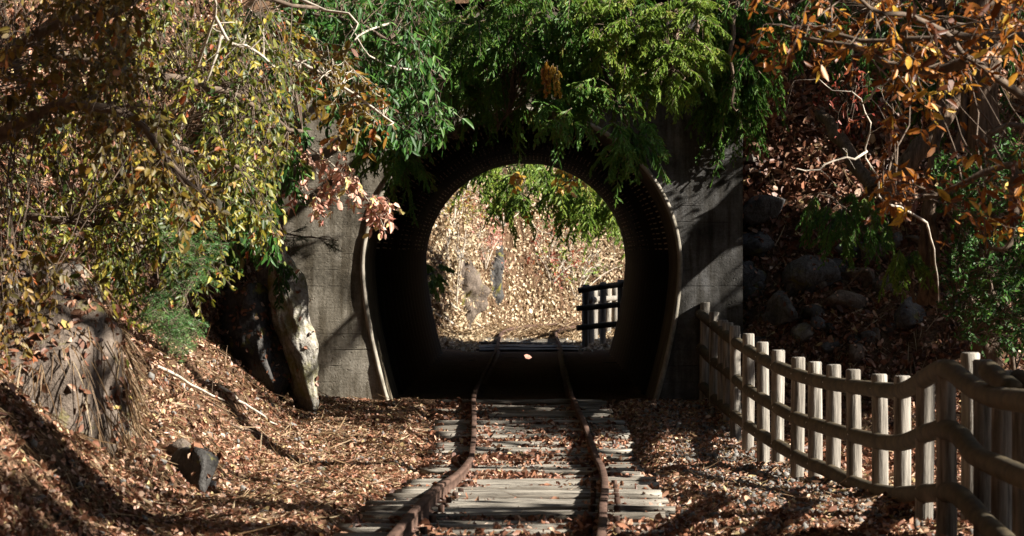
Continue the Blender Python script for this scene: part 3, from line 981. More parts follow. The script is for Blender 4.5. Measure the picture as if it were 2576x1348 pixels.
rock(205, 1030, 15.0, (.20, .3, .60), 7, 'mossy upright rock face at the end of the earthy outcrop', 'rock_pale', 'rock_outcrop', sub=5, strata=(16, .02), rot=(0, -.12, 0))
rock(20, 1180, 13.4, (.14, .2, .2), 44, 'blue-grey shaded stone at the bottom left edge of the bank', 'rock', sub=4)
M['slab'] = m_rock('pale_layered_rock', (.16, .15, .13), (.56, .53, .47), .75)
rock(728, 800, 23.7, (.16, .28, .78), 8, 'tall leaning layered rock slab beside the concrete portal wall', 'slab', 'rock_slab', sub=5, planes=8, rough=.07, strata=(26, .035), rot=(0, -.16, .1))
rock(640, 860, 23.8, (.28, .3, .5), 10, 'rock mass coloured dark for the shade in the hollow left of the tall slab', 'rock_dark', 'rock_outcrop', sub=5, strata=(12, .03))  # dark rock colour carries the shade of the hollow
rock(690, 730, 23.9, (.10, .25, .45), 9, 'narrow dark layered slab leaning behind the tall slab', 'rock', 'rock_slab', sub=5, strata=(26, .03), rot=(0, -.2, 0))
for k, (a, b, r_, m_, l_) in enumerate([
    (1890, 415, (.06, .08, .055), 'rock_pale', 'small rounded stone above the others beside the portal wall top'),
    (1905, 440, (.05, .07, .045), 'rock_pale', 'rounded stone tucked right under the topmost small stone'),
    (1915, 535, (.19, .2, .11), 'rock', 'large flat grey boulder jutting from the slope beside the portal'),
    (1880, 570, (.05, .06, .045), 'rock_pale', 'pale little stone leaning below the flat grey boulder'),
    (1910, 620, (.14, .2, .12), 'rock', 'grey block under the pale little stone beside the wall edge'),
    (1890, 700, (.12, .2, .15), 'rock', 'dark boulder low against the portal wall edge'),
    (2040, 700, (.2, .25, .17), 'rock', 'broad shaded boulder in the middle of the right slope'),
    (1960, 790, (.17, .2, .15), 'rock', 'shaded angular boulder above the first fence posts'),
    (2110, 770, (.13, .2, .10), 'rock_brown', 'brown split rock right of the shaded boulders'),
    (2190, 640, (.1, .15, .13), 'rock_brown', 'brown rock at the foot of the small cedar'),
    (2165, 700, (.12, .2, .1), 'rock_brown', 'cracked brown rock below the small cedar'),
    (2020, 850, (.09, .1, .09), 'rock_pale', 'pale wedge of stone behind the middle fence posts'),
    (2090, 890, (.1, .1, .07), 'rock', 'low grey stone behind the fence under the slope'),
    (2290, 800, (.14, .2, .14), 'rock', 'grey boulder under the glossy bush on the right'),
    (2230, 730, (.09, .12, .14), 'rock_brown', 'upright brown rock beside the thin tree trunks')]):
    rock(a, b, 0, r_, 60 + k, l_, m_, sub=4, planes=9, strata=(14, .012), rot=(0, .3 * math.sin(k), k))
g2 = np.random.default_rng(5)
for k in range(34):
    a, b = g2.uniform(1880, 2330), g2.uniform(560, 900)
    q_ = G(a, b)
    z_ = g2.uniform(.04, .10)
    o = rock_mesh(np.zeros(3), (z_ * g2.uniform(.8, 1.5), z_ * 1.2, z_ * g2.uniform(.6, 1.1)), 200 + k, sub=3, planes=6, rough=.08, rot=(g2.uniform(-1, 1), g2.uniform(-1, 1), g2.uniform(0, 6))).build('rubble_stone', M[['rock', 'rock_dark', 'rock_brown', 'rock'][k % 4]])
    o.location = tuple(q_)
    tag(o, 'small jagged stone among the shaded rubble of the right slope', 'stone', 'jagged stones on the right slope')
    ROCKS.append(o)
# far rocks, sunk into the hillside
def far_rock(px, py, rad, seed, label, mat, name='rock_outcrop', push=.5, **kw):
    g = G(px, py, 39.5) + np.array([0, push * rad[1], -.1])
    o = rock_mesh(np.zeros(3), rad, seed, **kw).build(name, M[mat])
    o.location = tuple(g)
    return tag(o, label, 'rock')
far_rock(1240, 690, (.24, .45, .80), 90, 'rock rib coloured dark as the shadowed crevice in the middle of the far hillside', 'rock_dark', sub=5, strata=(14, .06), rot=(-.6, 0, 0), push=.3)  # near-black rock colour stands in for a crevice's shadow
far_rock(1160, 740, (.34, .40, .62), 91, 'streaked brownish rock face left of the dark crevice rib', 'rock_brown', sub=5, strata=(14, .06), rot=(-.6, .1, 0), push=.5)
far_rock(1150, 640, (.14, .2, .12), 93, 'small grey boulder perched above the streaked far rock face', 'rock', 'rock', sub=4, push=.4)
far_rock(1092, 850, (.12, .15, .07), 94, 'small pale rocks just outside the tunnel mouth on the left', 'rock_pale', 'rock', sub=4, push=0)
#PLANTS_BELOW
def sp(poly, n, d0, d1): return sample_poly(poly, n, d0, d1)
LITP = []
for poly, dep, n in [
    ([(750, 690), (915, 690), (950, 990), (790, 950)], 24.98, 120), ([(740, 420), (900, 400), (910, 680), (750, 690)], 24.98, 60), ([(930, 490), (985, 500), (975, 575), (940, 580)], 21.9, 30), ([(770, 400), (890, 400), (900, 520), (770, 550)], 21.9, 60),
    ([(690, 640), (760, 700), (790, 980), (730, 980)], 23.6, 50), ([(260, 870), (420, 860), (740, 1070), (620, 1160), (330, 1080)], 0, 110),
    ([(700, 1110), (1060, 1110), (1040, 1200), (760, 1200)], 0, 80), ([(1080, 1105), (1640, 1105), (1650, 1290), (1000, 1270)], 0, 160),
    ([(770, 955), (1090, 985), (1090, 1000), (800, 995)], 0, 40), ([(1560, 1110), (2000, 1110), (2400, 1290), (1680, 1290)], 0, 150),
    ([(1870, 880), (2420, 960), (2420, 1290), (1900, 1130)], 15.5, 120), ([(1885, 400), (2050, 420), (2060, 600), (1900, 600)], 0, 120), ([(2240, 930), (2400, 930), (2400, 1310), (2250, 1310)], (11.7, 13), 120),
    ([(590, 230), (680, 260), (660, 480), (600, 480)], (16, 18.5), 160), ([(150, 420), (420, 420), (400, 660), (180, 680)], (15.3, 16.8), 260),
    ([(1550, 10), (1750, 20), (1740, 220), (1600, 200)], (22.4, 23.6), 200), ([(1150, 180), (1450, 150), (1450, 330), (1150, 330)], (22.6, 24), 200),
    ([(1950, 20), (2560, 20), (2560, 220), (2000, 130)], (12, 14), 260), ([(1350, 140), (1410, 140), (1400, 210), (1370, 210)], 22.4, 12), ([(1580, 225), (1700, 230), (1690, 290), (1620, 290)], 24.98, 30), ([(1690, 430), (1760, 400), (1760, 520), (1700, 560)], 24.98, 16), ([(1760, 600), (1820, 620), (1800, 820), (1740, 760)], 24.98, 14)]:
    q = sample_poly(poly, n, 1, 1)
    for v_ in q:
        a, b = v_[0] * F + 1287.5, 634 - (v_[2] - CH) * F
        LITP.append(G(a, b) if dep == 0 else P(a, b, rng.uniform(*dep) if isinstance(dep, tuple) else dep))
LITP = np.array(LITP)
def keep_lit(c, rad, sel=None):
    v = c[:, None] - LITP[None, :sel]
    t = (v * S).sum(-1)
    perp = np.linalg.norm(v - t[..., None] * S, axis=-1)
    return c[~((t > .35) & (perp < rad)).any(1)]

def base_of(x, y): return (x, y, float(surf(x, y)))
# --- left side: vines and broadleaf trees on the bank
W_ = lambda pts, n=14, wob=.03: limb_pts(pts, n, wob)
plant('leafy_tree', 'yellow-green leafed tree drooping over the whole left bank', 'tree', base_of(-3.5, 17.5),
      [W_([(-330, 760, 17.5), (-120, 300, 17.3), (120, 60, 16.8), (420, -60, 16.6), (800, 20, 17.2)], 18), W_([(-200, 500, 17.4), (60, 330, 16.6), (330, 330, 16.4), (600, 420, 17)], 16),
       W_([(-260, 600, 17.4), (-20, 560, 16.2), (200, 560, 16), (420, 620, 16.4)], 14), W_([(60, 100, 17), (300, 180, 17), (560, 230, 17.4), (760, 330, 18)], 14), W_([(-260, 1000, 14.8), (0, 740, 14.5), (210, 790, 14.5)], 10)],
      M['yellow'], M['bark_dark'],
      np.concatenate([sp([(0, 200), (700, 0), (760, 120), (700, 330), (640, 470), (560, 600), (430, 640), (380, 560), (330, 690), (150, 700), (0, 760)], 360, 15.5, 18.5),
                      sp([(560, 330), (700, 340), (680, 560), (620, 520)], 40, 17, 18.5), sp([(250, -40), (700, -40), (640, 130), (330, 160)], 80, 17, 18.6), sp([(250, 400), (480, 420), (420, 640), (300, 660)], 70, 15.3, 16.5), sp([(0, 680), (250, 700), (330, 840), (180, 930), (0, 1040)], 26, 14.2, 15.2), sp([(330, 600), (560, 600), (500, 700), (380, 720)], 16, 15.5, 17)]),
      'leaf', leaf=.037, asp=.5, nl=20, shoots=2, tone=.40, limb_r=(.035, .01), grav=-.75)
plant('leafy_tree', 'brown and orange leafed tree shading the top left corner', 'tree', base_of(-3.6, 14.5),
      [W_([(-400, 900, 14.5), (-150, 350, 14.2), (60, 120, 13.8), (300, 20, 13.8), (520, -80, 14)], 16), W_([(-200, 480, 14.3), (60, 300, 13.9), (300, 280, 13.8), (500, 480, 14)], 14)],
      M['olive'], M['bark_dark'],
      np.concatenate([sp([(-40, -60), (330, -60), (330, 180), (420, 300), (520, 470), (560, 560), (420, 470), (250, 330), (0, 300)], 210, 13.2, 15.0), sp([(0, 560), (120, 560), (160, 700), (0, 900)], 30, 13.2, 14.5)]),
      'leaf', leaf=.037, asp=.55, nl=19, shoots=2, tone=.4, limb_r=(.04, .01), grav=-.6)
plant('leafy_tree', 'orange-brown twigs reaching right over the evergreen leaves', 'tree', base_of(-2.6, 20.5),
      [W_([(330, 700, 20.5), (430, 300, 20), (620, 120, 19.6), (850, 210, 19.6), (990, 310, 19.5)], 18), W_([(560, 60, 20), (700, -20, 19.8), (900, 60, 19.5)], 10)],
      M['olive'], M['bark_pale'],
      np.concatenate([sp([(640, 40), (860, 110), (960, 240), (1000, 310), (900, 300), (760, 210)], 60, 19, 20), sp([(660, 250), (730, 270), (720, 360), (650, 330)], 12, 19, 20)]),
      'leaf', leaf=.05, asp=.5, nl=14, shoots=2, tone=.62, limb_r=(.022, .006), grav=-.35)
plant('evergreen_shrub', 'glossy dark green broadleaf shrub hanging left of the tunnel arch', 'shrub', base_of(-2.5, 22.5),
      [W_([(480, 640, 22.5), (520, 300, 21.8), (640, 60, 21.3), (900, 60, 21.2), (1120, 200, 21.4)], 18), W_([(500, 420, 22), (620, 330, 21.2), (700, 480, 21)], 12),
       W_([(640, 80, 21.4), (820, 180, 21), (960, 330, 21.2)], 10)],
      M['glossy'], M['bark_dark'],
      np.concatenate([sp([(560, 200), (770, 260), (730, 400), (680, 600), (610, 560), (560, 450)], 150, 20.4, 21.8), sp([(560, 0), (740, 20), (760, 200), (600, 260)], 50, 19.5, 20.5), sp([(640, -40), (1080, -40), (1120, 330), (1060, 320), (900, 330), (780, 260), (700, 60)], 230, 20.6, 22)]),
      'leaf', leaf=.066, asp=.33, nl=15, shoots=2, tone=.38, limb_r=(.03, .008), grav=-.9, shoot=.16)
plant('creeper', 'pink-leafed creeper hanging in front of the left portal wall', 'creeper', base_of(-2.0, 22.3),
      [W_([(640, 300, 22.1), (760, 360, 22), (820, 400, 21.9), (870, 450, 21.9), (925, 500, 21.85), (965, 570, 21.8)], 16, .01), W_([(720, 340, 22), (745, 420, 22), (770, 520, 21.9)], 8, .01), W_([(760, 360, 22), (800, 440, 21.9), (850, 500, 21.9)], 8, .01)],
      M['pink'], M['bark_pale'],
      np.concatenate([sp([(740, 340), (890, 380), (920, 490), (870, 500), (800, 530), (740, 500)], 46, 21.7, 22.1), sp([(925, 480), (985, 500), (978, 560), (945, 560)], 22, 21.75, 21.95)]),
      'leaf', leaf=.052, asp=.5, nl=10, shoots=2, tone=.62, limb_r=(.007, .0025), grav=-.7, shoot=.09, twig_r=.002)
# --- cedars over the tunnel
def trunk(root, pts, r0, r1, mat):
    mb = MB(); mb.tube(pts, np.linspace(r0, r1, len(pts)), 14); return mb.build('trunk', mat, root, smooth=True)
ced = plant('cedar_tree', 'dark green cedar whose drooping boughs cover the tunnel arch', 'cedar tree', base_of(-1.2, 27.2),
      [W_([(900, -180, 26.5), (1000, 40, 24.6), (1100, 230, 23.8), (1150, 350, 23.5)], 14), W_([(1150, -200, 26), (1250, 60, 24.2), (1290, 220, 23.7), (1250, 330, 23.5)], 14),
       W_([(1000, -150, 26), (900, 100, 24.4), (930, 280, 24), (990, 400, 23.8)], 14), W_([(1350, -200, 26), (1420, 60, 24.2), (1400, 240, 23.8), (1410, 350, 23.6)], 14),
       W_([(1450, -200, 26), (1560, 60, 24), (1560, 200, 23.7)], 12), W_([(820, -150, 26), (800, 100, 24.6), (800, 240, 24.2)], 10)],
      M['cedar'], M['bark_dark'],
      keep_lit(np.concatenate([sp([(760, -20), (1620, -20), (1600, 130), (1560, 210), (1470, 205), (1400, 215), (1300, 190), (1200, 200), (1140, 215), (1060, 250), (950, 280), (860, 250), (780, 180)], 560, 22.9, 24.5),
                      sp([(920, 280), (1030, 330), (1040, 420), (980, 410), (920, 350)], 38, 23.3, 24.2), sp([(1150, 40), (1330, 40), (1320, 240), (1160, 240)], 70, 23.6, 24.6), sp([(1130, 220), (1240, 210), (1210, 260), (1140, 260)], 8, 23.3, 24), sp([(1370, 230), (1450, 230), (1430, 290), (1385, 280)], 12, 23.2, 24)]), .11, 270),
      'cedar', tone=.58, limb_r=(.035, .008), slen=(.16, .34), part='foliage')
trunk(ced, np.array([P(1100, 100, 27.5), P(1110, -300, 27.5), P(1115, -900, 27.6), P(1120, -1700, 27.6)]), .2, .07, M['bark'])
ced2 = plant('cedar_tree', 'bright yellow-green cedar lit by the sun above the right of the arch', 'cedar tree', base_of(1.2, 27),
      [W_([(1560, -300, 25.5), (1680, -40, 23.6), (1700, 100, 23.2), (1690, 200, 23)], 12), W_([(1600, -250, 25.5), (1600, -20, 23.6), (1560, 100, 23.2)], 10), W_([(1620, -250, 25.5), (1750, -30, 23.8), (1740, 140, 23.3)], 10)],
      M['cedar_y'], M['bark'],
      np.concatenate([sp([(1440, -20), (1800, -20), (1770, 120), (1740, 200), (1660, 210), (1600, 170), (1500, 130)], 210, 22.6, 23.8)]),
      'cedar', tone=.5, limb_r=(.03, .008), slen=(.14, .28), droop=.35, part='foliage')
trunk(ced2, np.array([P(1640, 60, 27), P(1645, -300, 27), P(1650, -900, 27.1), P(1650, -1600, 27.1)]), .17, .06, M['bark'])
ced3 = plant('cedar_tree', 'shaded green cedar bough hanging over the right end of the portal wall', 'cedar tree', base_of(2.3, 27.6),
      [W_([(1960, -250, 26.5), (1870, -20, 24.6), (1840, 140, 24.3), (1850, 280, 24.2)], 14), W_([(1960, -200, 26.5), (1900, 30, 24.7), (1900, 160, 24.4)], 10)],
      M['cedar'], M['bark'],
      np.concatenate([keep_lit(sp([(1770, -20), (1940, -20), (1935, 150), (1880, 270), (1860, 310), (1800, 280), (1780, 130)], 170, 24.4, 24.9), .12, 270)]),
      'cedar', tone=.52, limb_r=(.03, .008), slen=(.16, .32), droop=.8, part='foliage')
ced4 = plant('cedar_tree', 'cedar sprays hanging in front of the upper right of the arch', 'cedar tree', base_of(1.0, 26.6),
      [W_([(1420, -200, 25.5), (1500, 120, 23.6), (1560, 280, 22.8), (1600, 350, 22.5)], 14), W_([(1500, 120, 23.6), (1440, 250, 23), (1400, 330, 22.8)], 8)],
      M['cedar'], M['bark_dark'],
      np.concatenate([sp([(1530, 290), (1640, 300), (1620, 360), (1540, 360)], 15, 22.2, 22.8), sp([(1380, 240), (1450, 250), (1430, 310), (1380, 300)], 9, 22.4, 23), sp([(1480, 190), (1570, 200), (1560, 270), (1480, 250)], 12, 22.6, 23.2)]),
      'cedar', tone=.6, limb_r=(.02, .006), slen=(.18, .34), droop=.5, part='foliage', w=.0052)
# dying sprig
sg = MB(); tw = MB()
for a, b, t in ((1375, 150, .35), (1390, 160, .8), (1365, 165, .1), (1400, 165, 1.)):
    cedar_spray(sg, P(a, b, 22.35), np.array([.12, -.1, -1]), .2, 9, .009, .1, t, tw, .25)
g_ = thing('cedar_sprig', P(1380, 150, 22.35), 'single dying orange-yellow sprig among the green cedar boughs', 'sprig')
sg.build('needles', M['gold'], g_); tw.build('twig', M['bark'], g_)
# --- firs on the left bank
fir = plant('fir_sapling', 'bluish green fir branches drooping over the left bank', 'fir', base_of(-2.4, 17.2),
      [W_([(300, 560, 17), (380, 590, 16.6), (450, 640, 16.3), (485, 720, 16.2)], 10, .01), W_([(290, 640, 16.8), (360, 730, 16.4), (420, 790, 16.3), (480, 840, 16.2)], 10, .01)],
      M['fir'], M['bark_dark'],
      np.concatenate([sp([(430, 560), (530, 590), (510, 700), (440, 690)], 26, 15.4, 16.2), sp([(350, 710), (400, 715), (490, 790), (505, 870), (430, 830), (360, 780)], 26, 15.3, 16.0)]),
      'fir', tone=.75, limb_r=(.010, .004), slen=(.14, .24), part='needles', twig_r=.003)
plant('fir_sapling', 'thin dark fir branch lying level across the left portal wall', 'fir', base_of(-2.1, 24.3),
      [W_([(680, 575, 24.2), (730, 590, 24.1), (800, 600, 24), (850, 605, 24)], 10, .005)],
      M['fir'], M['bark_dark'], sp([(700, 580), (850, 595), (850, 615), (720, 605)], 8, 24, 24.15), 'fir', tone=.15, limb_r=(.008, .003), slen=(.12, .2), part='needles')
plant('cedar_sapling', 'dark conifer sprays at the back of the left hollow', 'cedar', base_of(-2.2, 23.2),
      [W_([(480, 500, 23.2), (560, 560, 22.8), (640, 600, 22.6)], 8), W_([(700, 560, 23.3), (700, 700, 23.1), (700, 760, 23)], 8)],
      M['cedar'], M['bark_dark'], np.concatenate([sp([(480, 520), (660, 560), (660, 620), (500, 600)], 36, 22, 23), sp([(690, 600), (720, 620), (730, 740), (700, 720)], 7, 22.9, 23.2)]), 'cedar', tone=.2, part='foliage', slen=(.12, .22))
plant('bare_shrub', 'bare whitish branch standing out of the yellow-green leaves at the top', 'shrub', base_of(-2.8, 17.2),
      [W_([(420, 500, 17.2), (470, 260, 16.6), (540, 40, 16.2), (525, -40, 16.1)], 14, .02), W_([(540, 40, 16.2), (575, 108, 16), (608, 112, 16), (618, 88, 16)], 10, .005), W_([(560, 90, 16), (540, 150, 16), (515, 215, 16)], 8, .008), W_([(590, 112, 16), (640, 130, 16.1), (690, 170, 16.2)], 8, .01)],
      M['yellow'], M['bark_pale'], sp([(500, 40), (700, 60), (690, 230), (520, 240)], 12, 15.8, 16.4), 'leaf', leaf=.03, nl=2, shoots=1, limb_r=(.010, .005), twig_r=.004)
plant('bare_shrub', 'bare pale twigs crossing the evergreen leaves left of the arch', 'shrub', base_of(-2.0, 21.5),
      [W_([(640, 560, 21.4), (560, 480, 21), (520, 440, 20.8)], 8, .01), W_([(640, 640, 21.4), (610, 540, 20.8), (560, 470, 20.6)], 8, .01), W_([(980, 60, 21.2), (900, 90, 20.8), (850, 160, 20.8), (800, 130, 20.8)], 10, .01), W_([(1060, 180, 21.6), (940, 150, 21), (880, 60, 20.9)], 10, .01)],
      M['yellow'], M['bark_pale'], sp([(520, 430), (640, 470), (640, 560), (560, 520)], 8, 20.6, 21), 'leaf', leaf=.03, nl=2, shoots=1, limb_r=(.009, .003), twig_r=.003)
# --- right side
orange = plant('leafy_tree', 'orange-leafed tree branch hanging in from the top right corner', 'tree', base_of(4.2, 13.0),
      [W_([(3300, 700, 13.5), (2900, 420, 13), (2575, 242, 12.6), (2440, 150, 12.4), (2330, 60, 12.3), (2200, 20, 12.2), (2080, -60, 12.2)], 22, .012),
       W_([(3000, 120, 13.2), (2600, 90, 12.9), (2420, 85, 12.8), (2200, 95, 12.9), (2000, 70, 13)], 16, .02), W_([(2440, 150, 12.4), (2300, 170, 12.5), (2120, 110, 12.7), (1980, 80, 12.8)], 12, .02),
       W_([(3100, 560, 13.3), (2700, 420, 13.2), (2500, 430, 13.2), (2330, 500, 13.3), (2220, 490, 13.4)], 14, .02), W_([(2560, 430, 13.2), (2540, 600, 13), (2480, 640, 13)], 8, .02), W_([(3000, 420, 13.2), (2620, 320, 13), (2480, 340, 12.9)], 8, .02)],
      M['orange'], M['bark_dark'],
      np.concatenate([sp([(1900, -20), (2620, -20), (2620, 170), (2480, 210), (2300, 180), (2150, 130), (2000, 130), (1900, 60)], 76, 12, 14),
                      sp([(2230, 180), (2420, 210), (2330, 270), (2260, 240)], 8, 12.4, 13.6), sp([(2200, 440), (2330, 470), (2400, 440), (2330, 540), (2200, 500)], 11, 13, 13.6),
                      sp([(2420, 380), (2600, 330), (2600, 560), (2500, 600), (2440, 560)], 20, 12.6, 13.4), sp([(2180, 290), (2280, 300), (2260, 380)], 4, 13, 13.6)]),
      'leaf', leaf=.049, asp=.38, nl=14, shoots=2, tone=.5, limb_r=(.024, .006), grav=-.15, shoot=.16, twig_r=.0045)
plant('bare_shrub', 'bare whitish twigs in front of the dark right slope', 'shrub', base_of(3.0, 20.5),
      [W_([(2330, 560, 20.3), (2210, 480, 19.8), (2180, 380, 19.6), (2170, 260, 19.5), (2060, 200, 19.4)], 18, .03), W_([(2180, 380, 19.6), (2060, 420, 19.5), (2000, 430, 19.4)], 10, .03),
       W_([(2170, 260, 19.5), (2250, 190, 19.4), (2350, 210, 19.3)], 10, .03), W_([(2330, 560, 20.3), (2350, 640, 20.4), (2360, 760, 20.6)], 8, .01)],
      M['yellow'], M['bark_pale'],
      sp([(1990, 200), (2330, 170), (2300, 330), (2180, 560), (2060, 460)], 9, 19.2, 19.6), 'leaf', leaf=.02, nl=2, shoots=2, limb_r=(.009, .003), twig_r=.003)
plant('red_shrub', 'small red-leafed bush above the slope right of the portal', 'shrub', base_of(2.6, 25.0),
      [W_([(2100, 360, 25.3), (2120, 290, 25), (2150, 220, 24.9)], 8)], M['red'], M['bark_dark'],
      sp([(2060, 150), (2200, 160), (2210, 300), (2100, 310)], 32, 24.5, 25.3), 'leaf', leaf=.05, asp=.4, nl=9, tone=.45, limb_r=(.012, .004), grav=-.1)
def bare_trunk(name, pts, r0, r1, mat, label, cat='tree', wob=.02):
    w = W_(pts, 16, wob)
    root = thing(name, w[0], label, cat)
    mb = MB(); mb.tube(w, np.linspace(r0, r1, 16) * (1 + .08 * rng.normal(0, 1, 16)), 14)
    mb.build('trunk', mat, root, smooth=True)
    return root
bare_trunk('fallen_trunk', [(2060, 280, 25.2), (2120, 360, 24.9), (2200, 480, 24.4)], .045, .06, M['bark'], 'brown fallen trunk leaning down to the left on the right slope', 'log')
bare_trunk('leaning_tree', [(2215, 500, 24.3), (2290, 400, 24.3), (2370, 300, 24.4), (2480, 120, 24.5), (2560, -60, 24.6)], .09, .06, M['bark'], 'thick leaning trunk crossing behind the orange leaves')
bare_trunk('thin_tree', [(2318, 760, 22.8), (2325, 620, 22.6), (2335, 480, 22.6), (2360, 300, 22.6), (2370, -80, 22.6)], .045, .03, M['bark'], 'left one of two slim pale trunks behind the glossy bush')
bare_trunk('thin_tree', [(2345, 760, 22.7), (2352, 640, 22.5), (2350, 520, 22.5), (2420, 300, 22.5), (2430, -80, 22.5)], .035, .03, M['bark'], 'right one of two slim pale trunks behind the glossy bush')
bare_trunk('forest_tree', [(2480, 920, 22.5), (2475, 500, 22.5), (2470, 100, 22.5), (2470, -200, 22.5)], .12, .11, M['bark'], 'straight dark cedar trunk at the right behind the fence')
bare_trunk('forest_tree', [(2290, 800, 26.2), (2270, 300, 26.2), (2262, -150, 26.2)], .09, .08, M['bark'], 'dark cedar trunk deep in the shade of the right slope')
plant('glossy_bush', 'glossy small-leafed green bush filling the right edge above the fence', 'bush', base_of(3.4, 22.0),
      [W_([(2560, 980, 21.8), (2520, 800, 21.6), (2480, 640, 21.5), (2500, 420, 21.6), (2540, 300, 21.8)], 16), W_([(2520, 800, 21.6), (2430, 760, 21.5), (2400, 700, 21.4)], 8), W_([(2480, 640, 21.5), (2400, 560, 21.5), (2360, 480, 21.6)], 8),
       W_([(2540, 880, 21.7), (2470, 850, 21.4), (2420, 830, 21.3)], 8)],
      M['glossy'], M['bark_dark'],
      np.concatenate([sp([(2340, 430), (2600, 330), (2600, 900), (2440, 860), (2380, 700), (2420, 560)], 460, 20.8, 22.4)]),
      'leaf', leaf=.033, asp=.5, nl=20, shoots=2, tone=.4, limb_r=(.018, .006), grav=0., shoot=.15)
for nm, lab, limbs, poly, n, d0, d1, mt, tone in (
    ('cedar_sapling', 'small leafy cedar growing among the rocks on the right slope', [[(2210, 650, 24.2), (2150, 560, 23.9), (2100, 500, 23.8)], [(2150, 560, 23.9), (2200, 500, 23.8)]], [(2040, 480), (2190, 470), (2260, 540), (2200, 610), (2080, 580)], 46, 23.3, 24.2, 'cedar', .55),
    ('cedar_sapling', 'tuft of young yellow-green cedar beside the slim pale trunks', [[(2300, 760, 22.3), (2290, 690, 22.2), (2285, 640, 22.2)]], [(2250, 620), (2320, 620), (2310, 670), (2260, 670)], 12, 22, 22.4, 'cedar_y', .5)):
    plant(nm, lab, 'cedar', base_of(P(*limbs[0][0])[0], limbs[0][0][2]), [W_(l, 8, .01) for l in limbs], M[mt], M['bark_dark'], sp(poly, n, d0, d1), 'cedar', tone=tone, limb_r=(.012, .005), slen=(.12, .24), part='foliage')
plant('cedar_tree', 'dark cedar foliage behind the orange leaves at the upper right', 'cedar tree', base_of(3.6, 25.5),
      [W_([(2700, 500, 25.5), (2600, 100, 25), (2400, 60, 24.8), (2200, 20, 24.8)], 14), W_([(2650, 300, 25.2), (2500, 260, 24.6), (2380, 240, 24.4)], 12)],
      M['cedar'], M['bark_dark'], np.concatenate([keep_lit(sp([(2000, -20), (2620, -20), (2620, 330), (2450, 360), (2330, 260), (2200, 120), (2050, 80)], 230, 24, 25.6), .28)]), 'cedar', tone=.3, part='foliage', slen=(.2, .38), ns=14)
# --- seen through the tunnel
plant('cedar_tree', 'sunlit cedar foliage hanging beyond the far tunnel mouth', 'cedar tree', base_of(2.6, 46),
      [W_([(1760, 200, 45), (1560, 380, 44), (1440, 430, 43.5), (1330, 480, 43.2)], 14), W_([(1640, 300, 44.5), (1520, 480, 43.8), (1450, 540, 43.5)], 10), W_([(1500, 380, 43.8), (1300, 400, 43.6), (1180, 440, 43.8)], 12)],
      M['cedar_y'], M['bark_dark'], np.concatenate([sp([(1150, 370), (1560, 360), (1590, 480), (1520, 510), (1430, 490), (1340, 460), (1200, 440)], 130, 42.5, 44.6), sp([(1190, 430), (1300, 440), (1330, 510), (1220, 490)], 22, 42.5, 44), sp([(1380, 460), (1560, 440), (1560, 530), (1440, 540)], 40, 42.5, 44)]), 'cedar', tone=.5, part='foliage', slen=(.25, .5), ns=13, w=.009, limb_r=(.03, .01))
plant('leafy_tree', 'golden leaves on dark twigs at the top of the far tunnel mouth', 'tree', base_of(2.2, 41.5),
      [W_([(1800, 250, 41.5), (1500, 400, 41), (1380, 410, 40.8), (1260, 420, 40.8)], 14), W_([(1500, 400, 41), (1440, 450, 40.8), (1400, 480, 40.8)], 8), W_([(1380, 405, 40.8), (1180, 400, 40.8), (1150, 440, 40.8)], 8)],
      M['gold'], M['bark_dark'], np.concatenate([sp([(1275, 430), (1310, 430), (1305, 455), (1280, 455)], 5, 40.5, 41), sp([(1410, 420), (1460, 430), (1460, 470), (1415, 460)], 8, 40.5, 41), sp([(1380, 400), (1560, 420), (1480, 440)], 5, 40.5, 41), sp([(1330, 520), (1350, 520), (1350, 530), (1330, 530)], 1, 40.5, 41)]),
      'leaf', leaf=.085, asp=.6, nl=6, tone=.6, limb_r=(.02, .006), shoot=.14)
plant('fir_sapling', 'green sprig at the left edge of the far tunnel mouth', 'fir', base_of(-1.5, 40.5),
      [W_([(1030, 760, 40.2), (1050, 700, 40), (1085, 690, 39.8)], 8, .01)], M['cedar_y'], M['bark_dark'], sp([(1060, 660), (1100, 665), (1105, 700), (1065, 720)], 12, 39.6, 40.2), 'cedar', tone=.4, slen=(.15, .28), part='needles', w=.008)
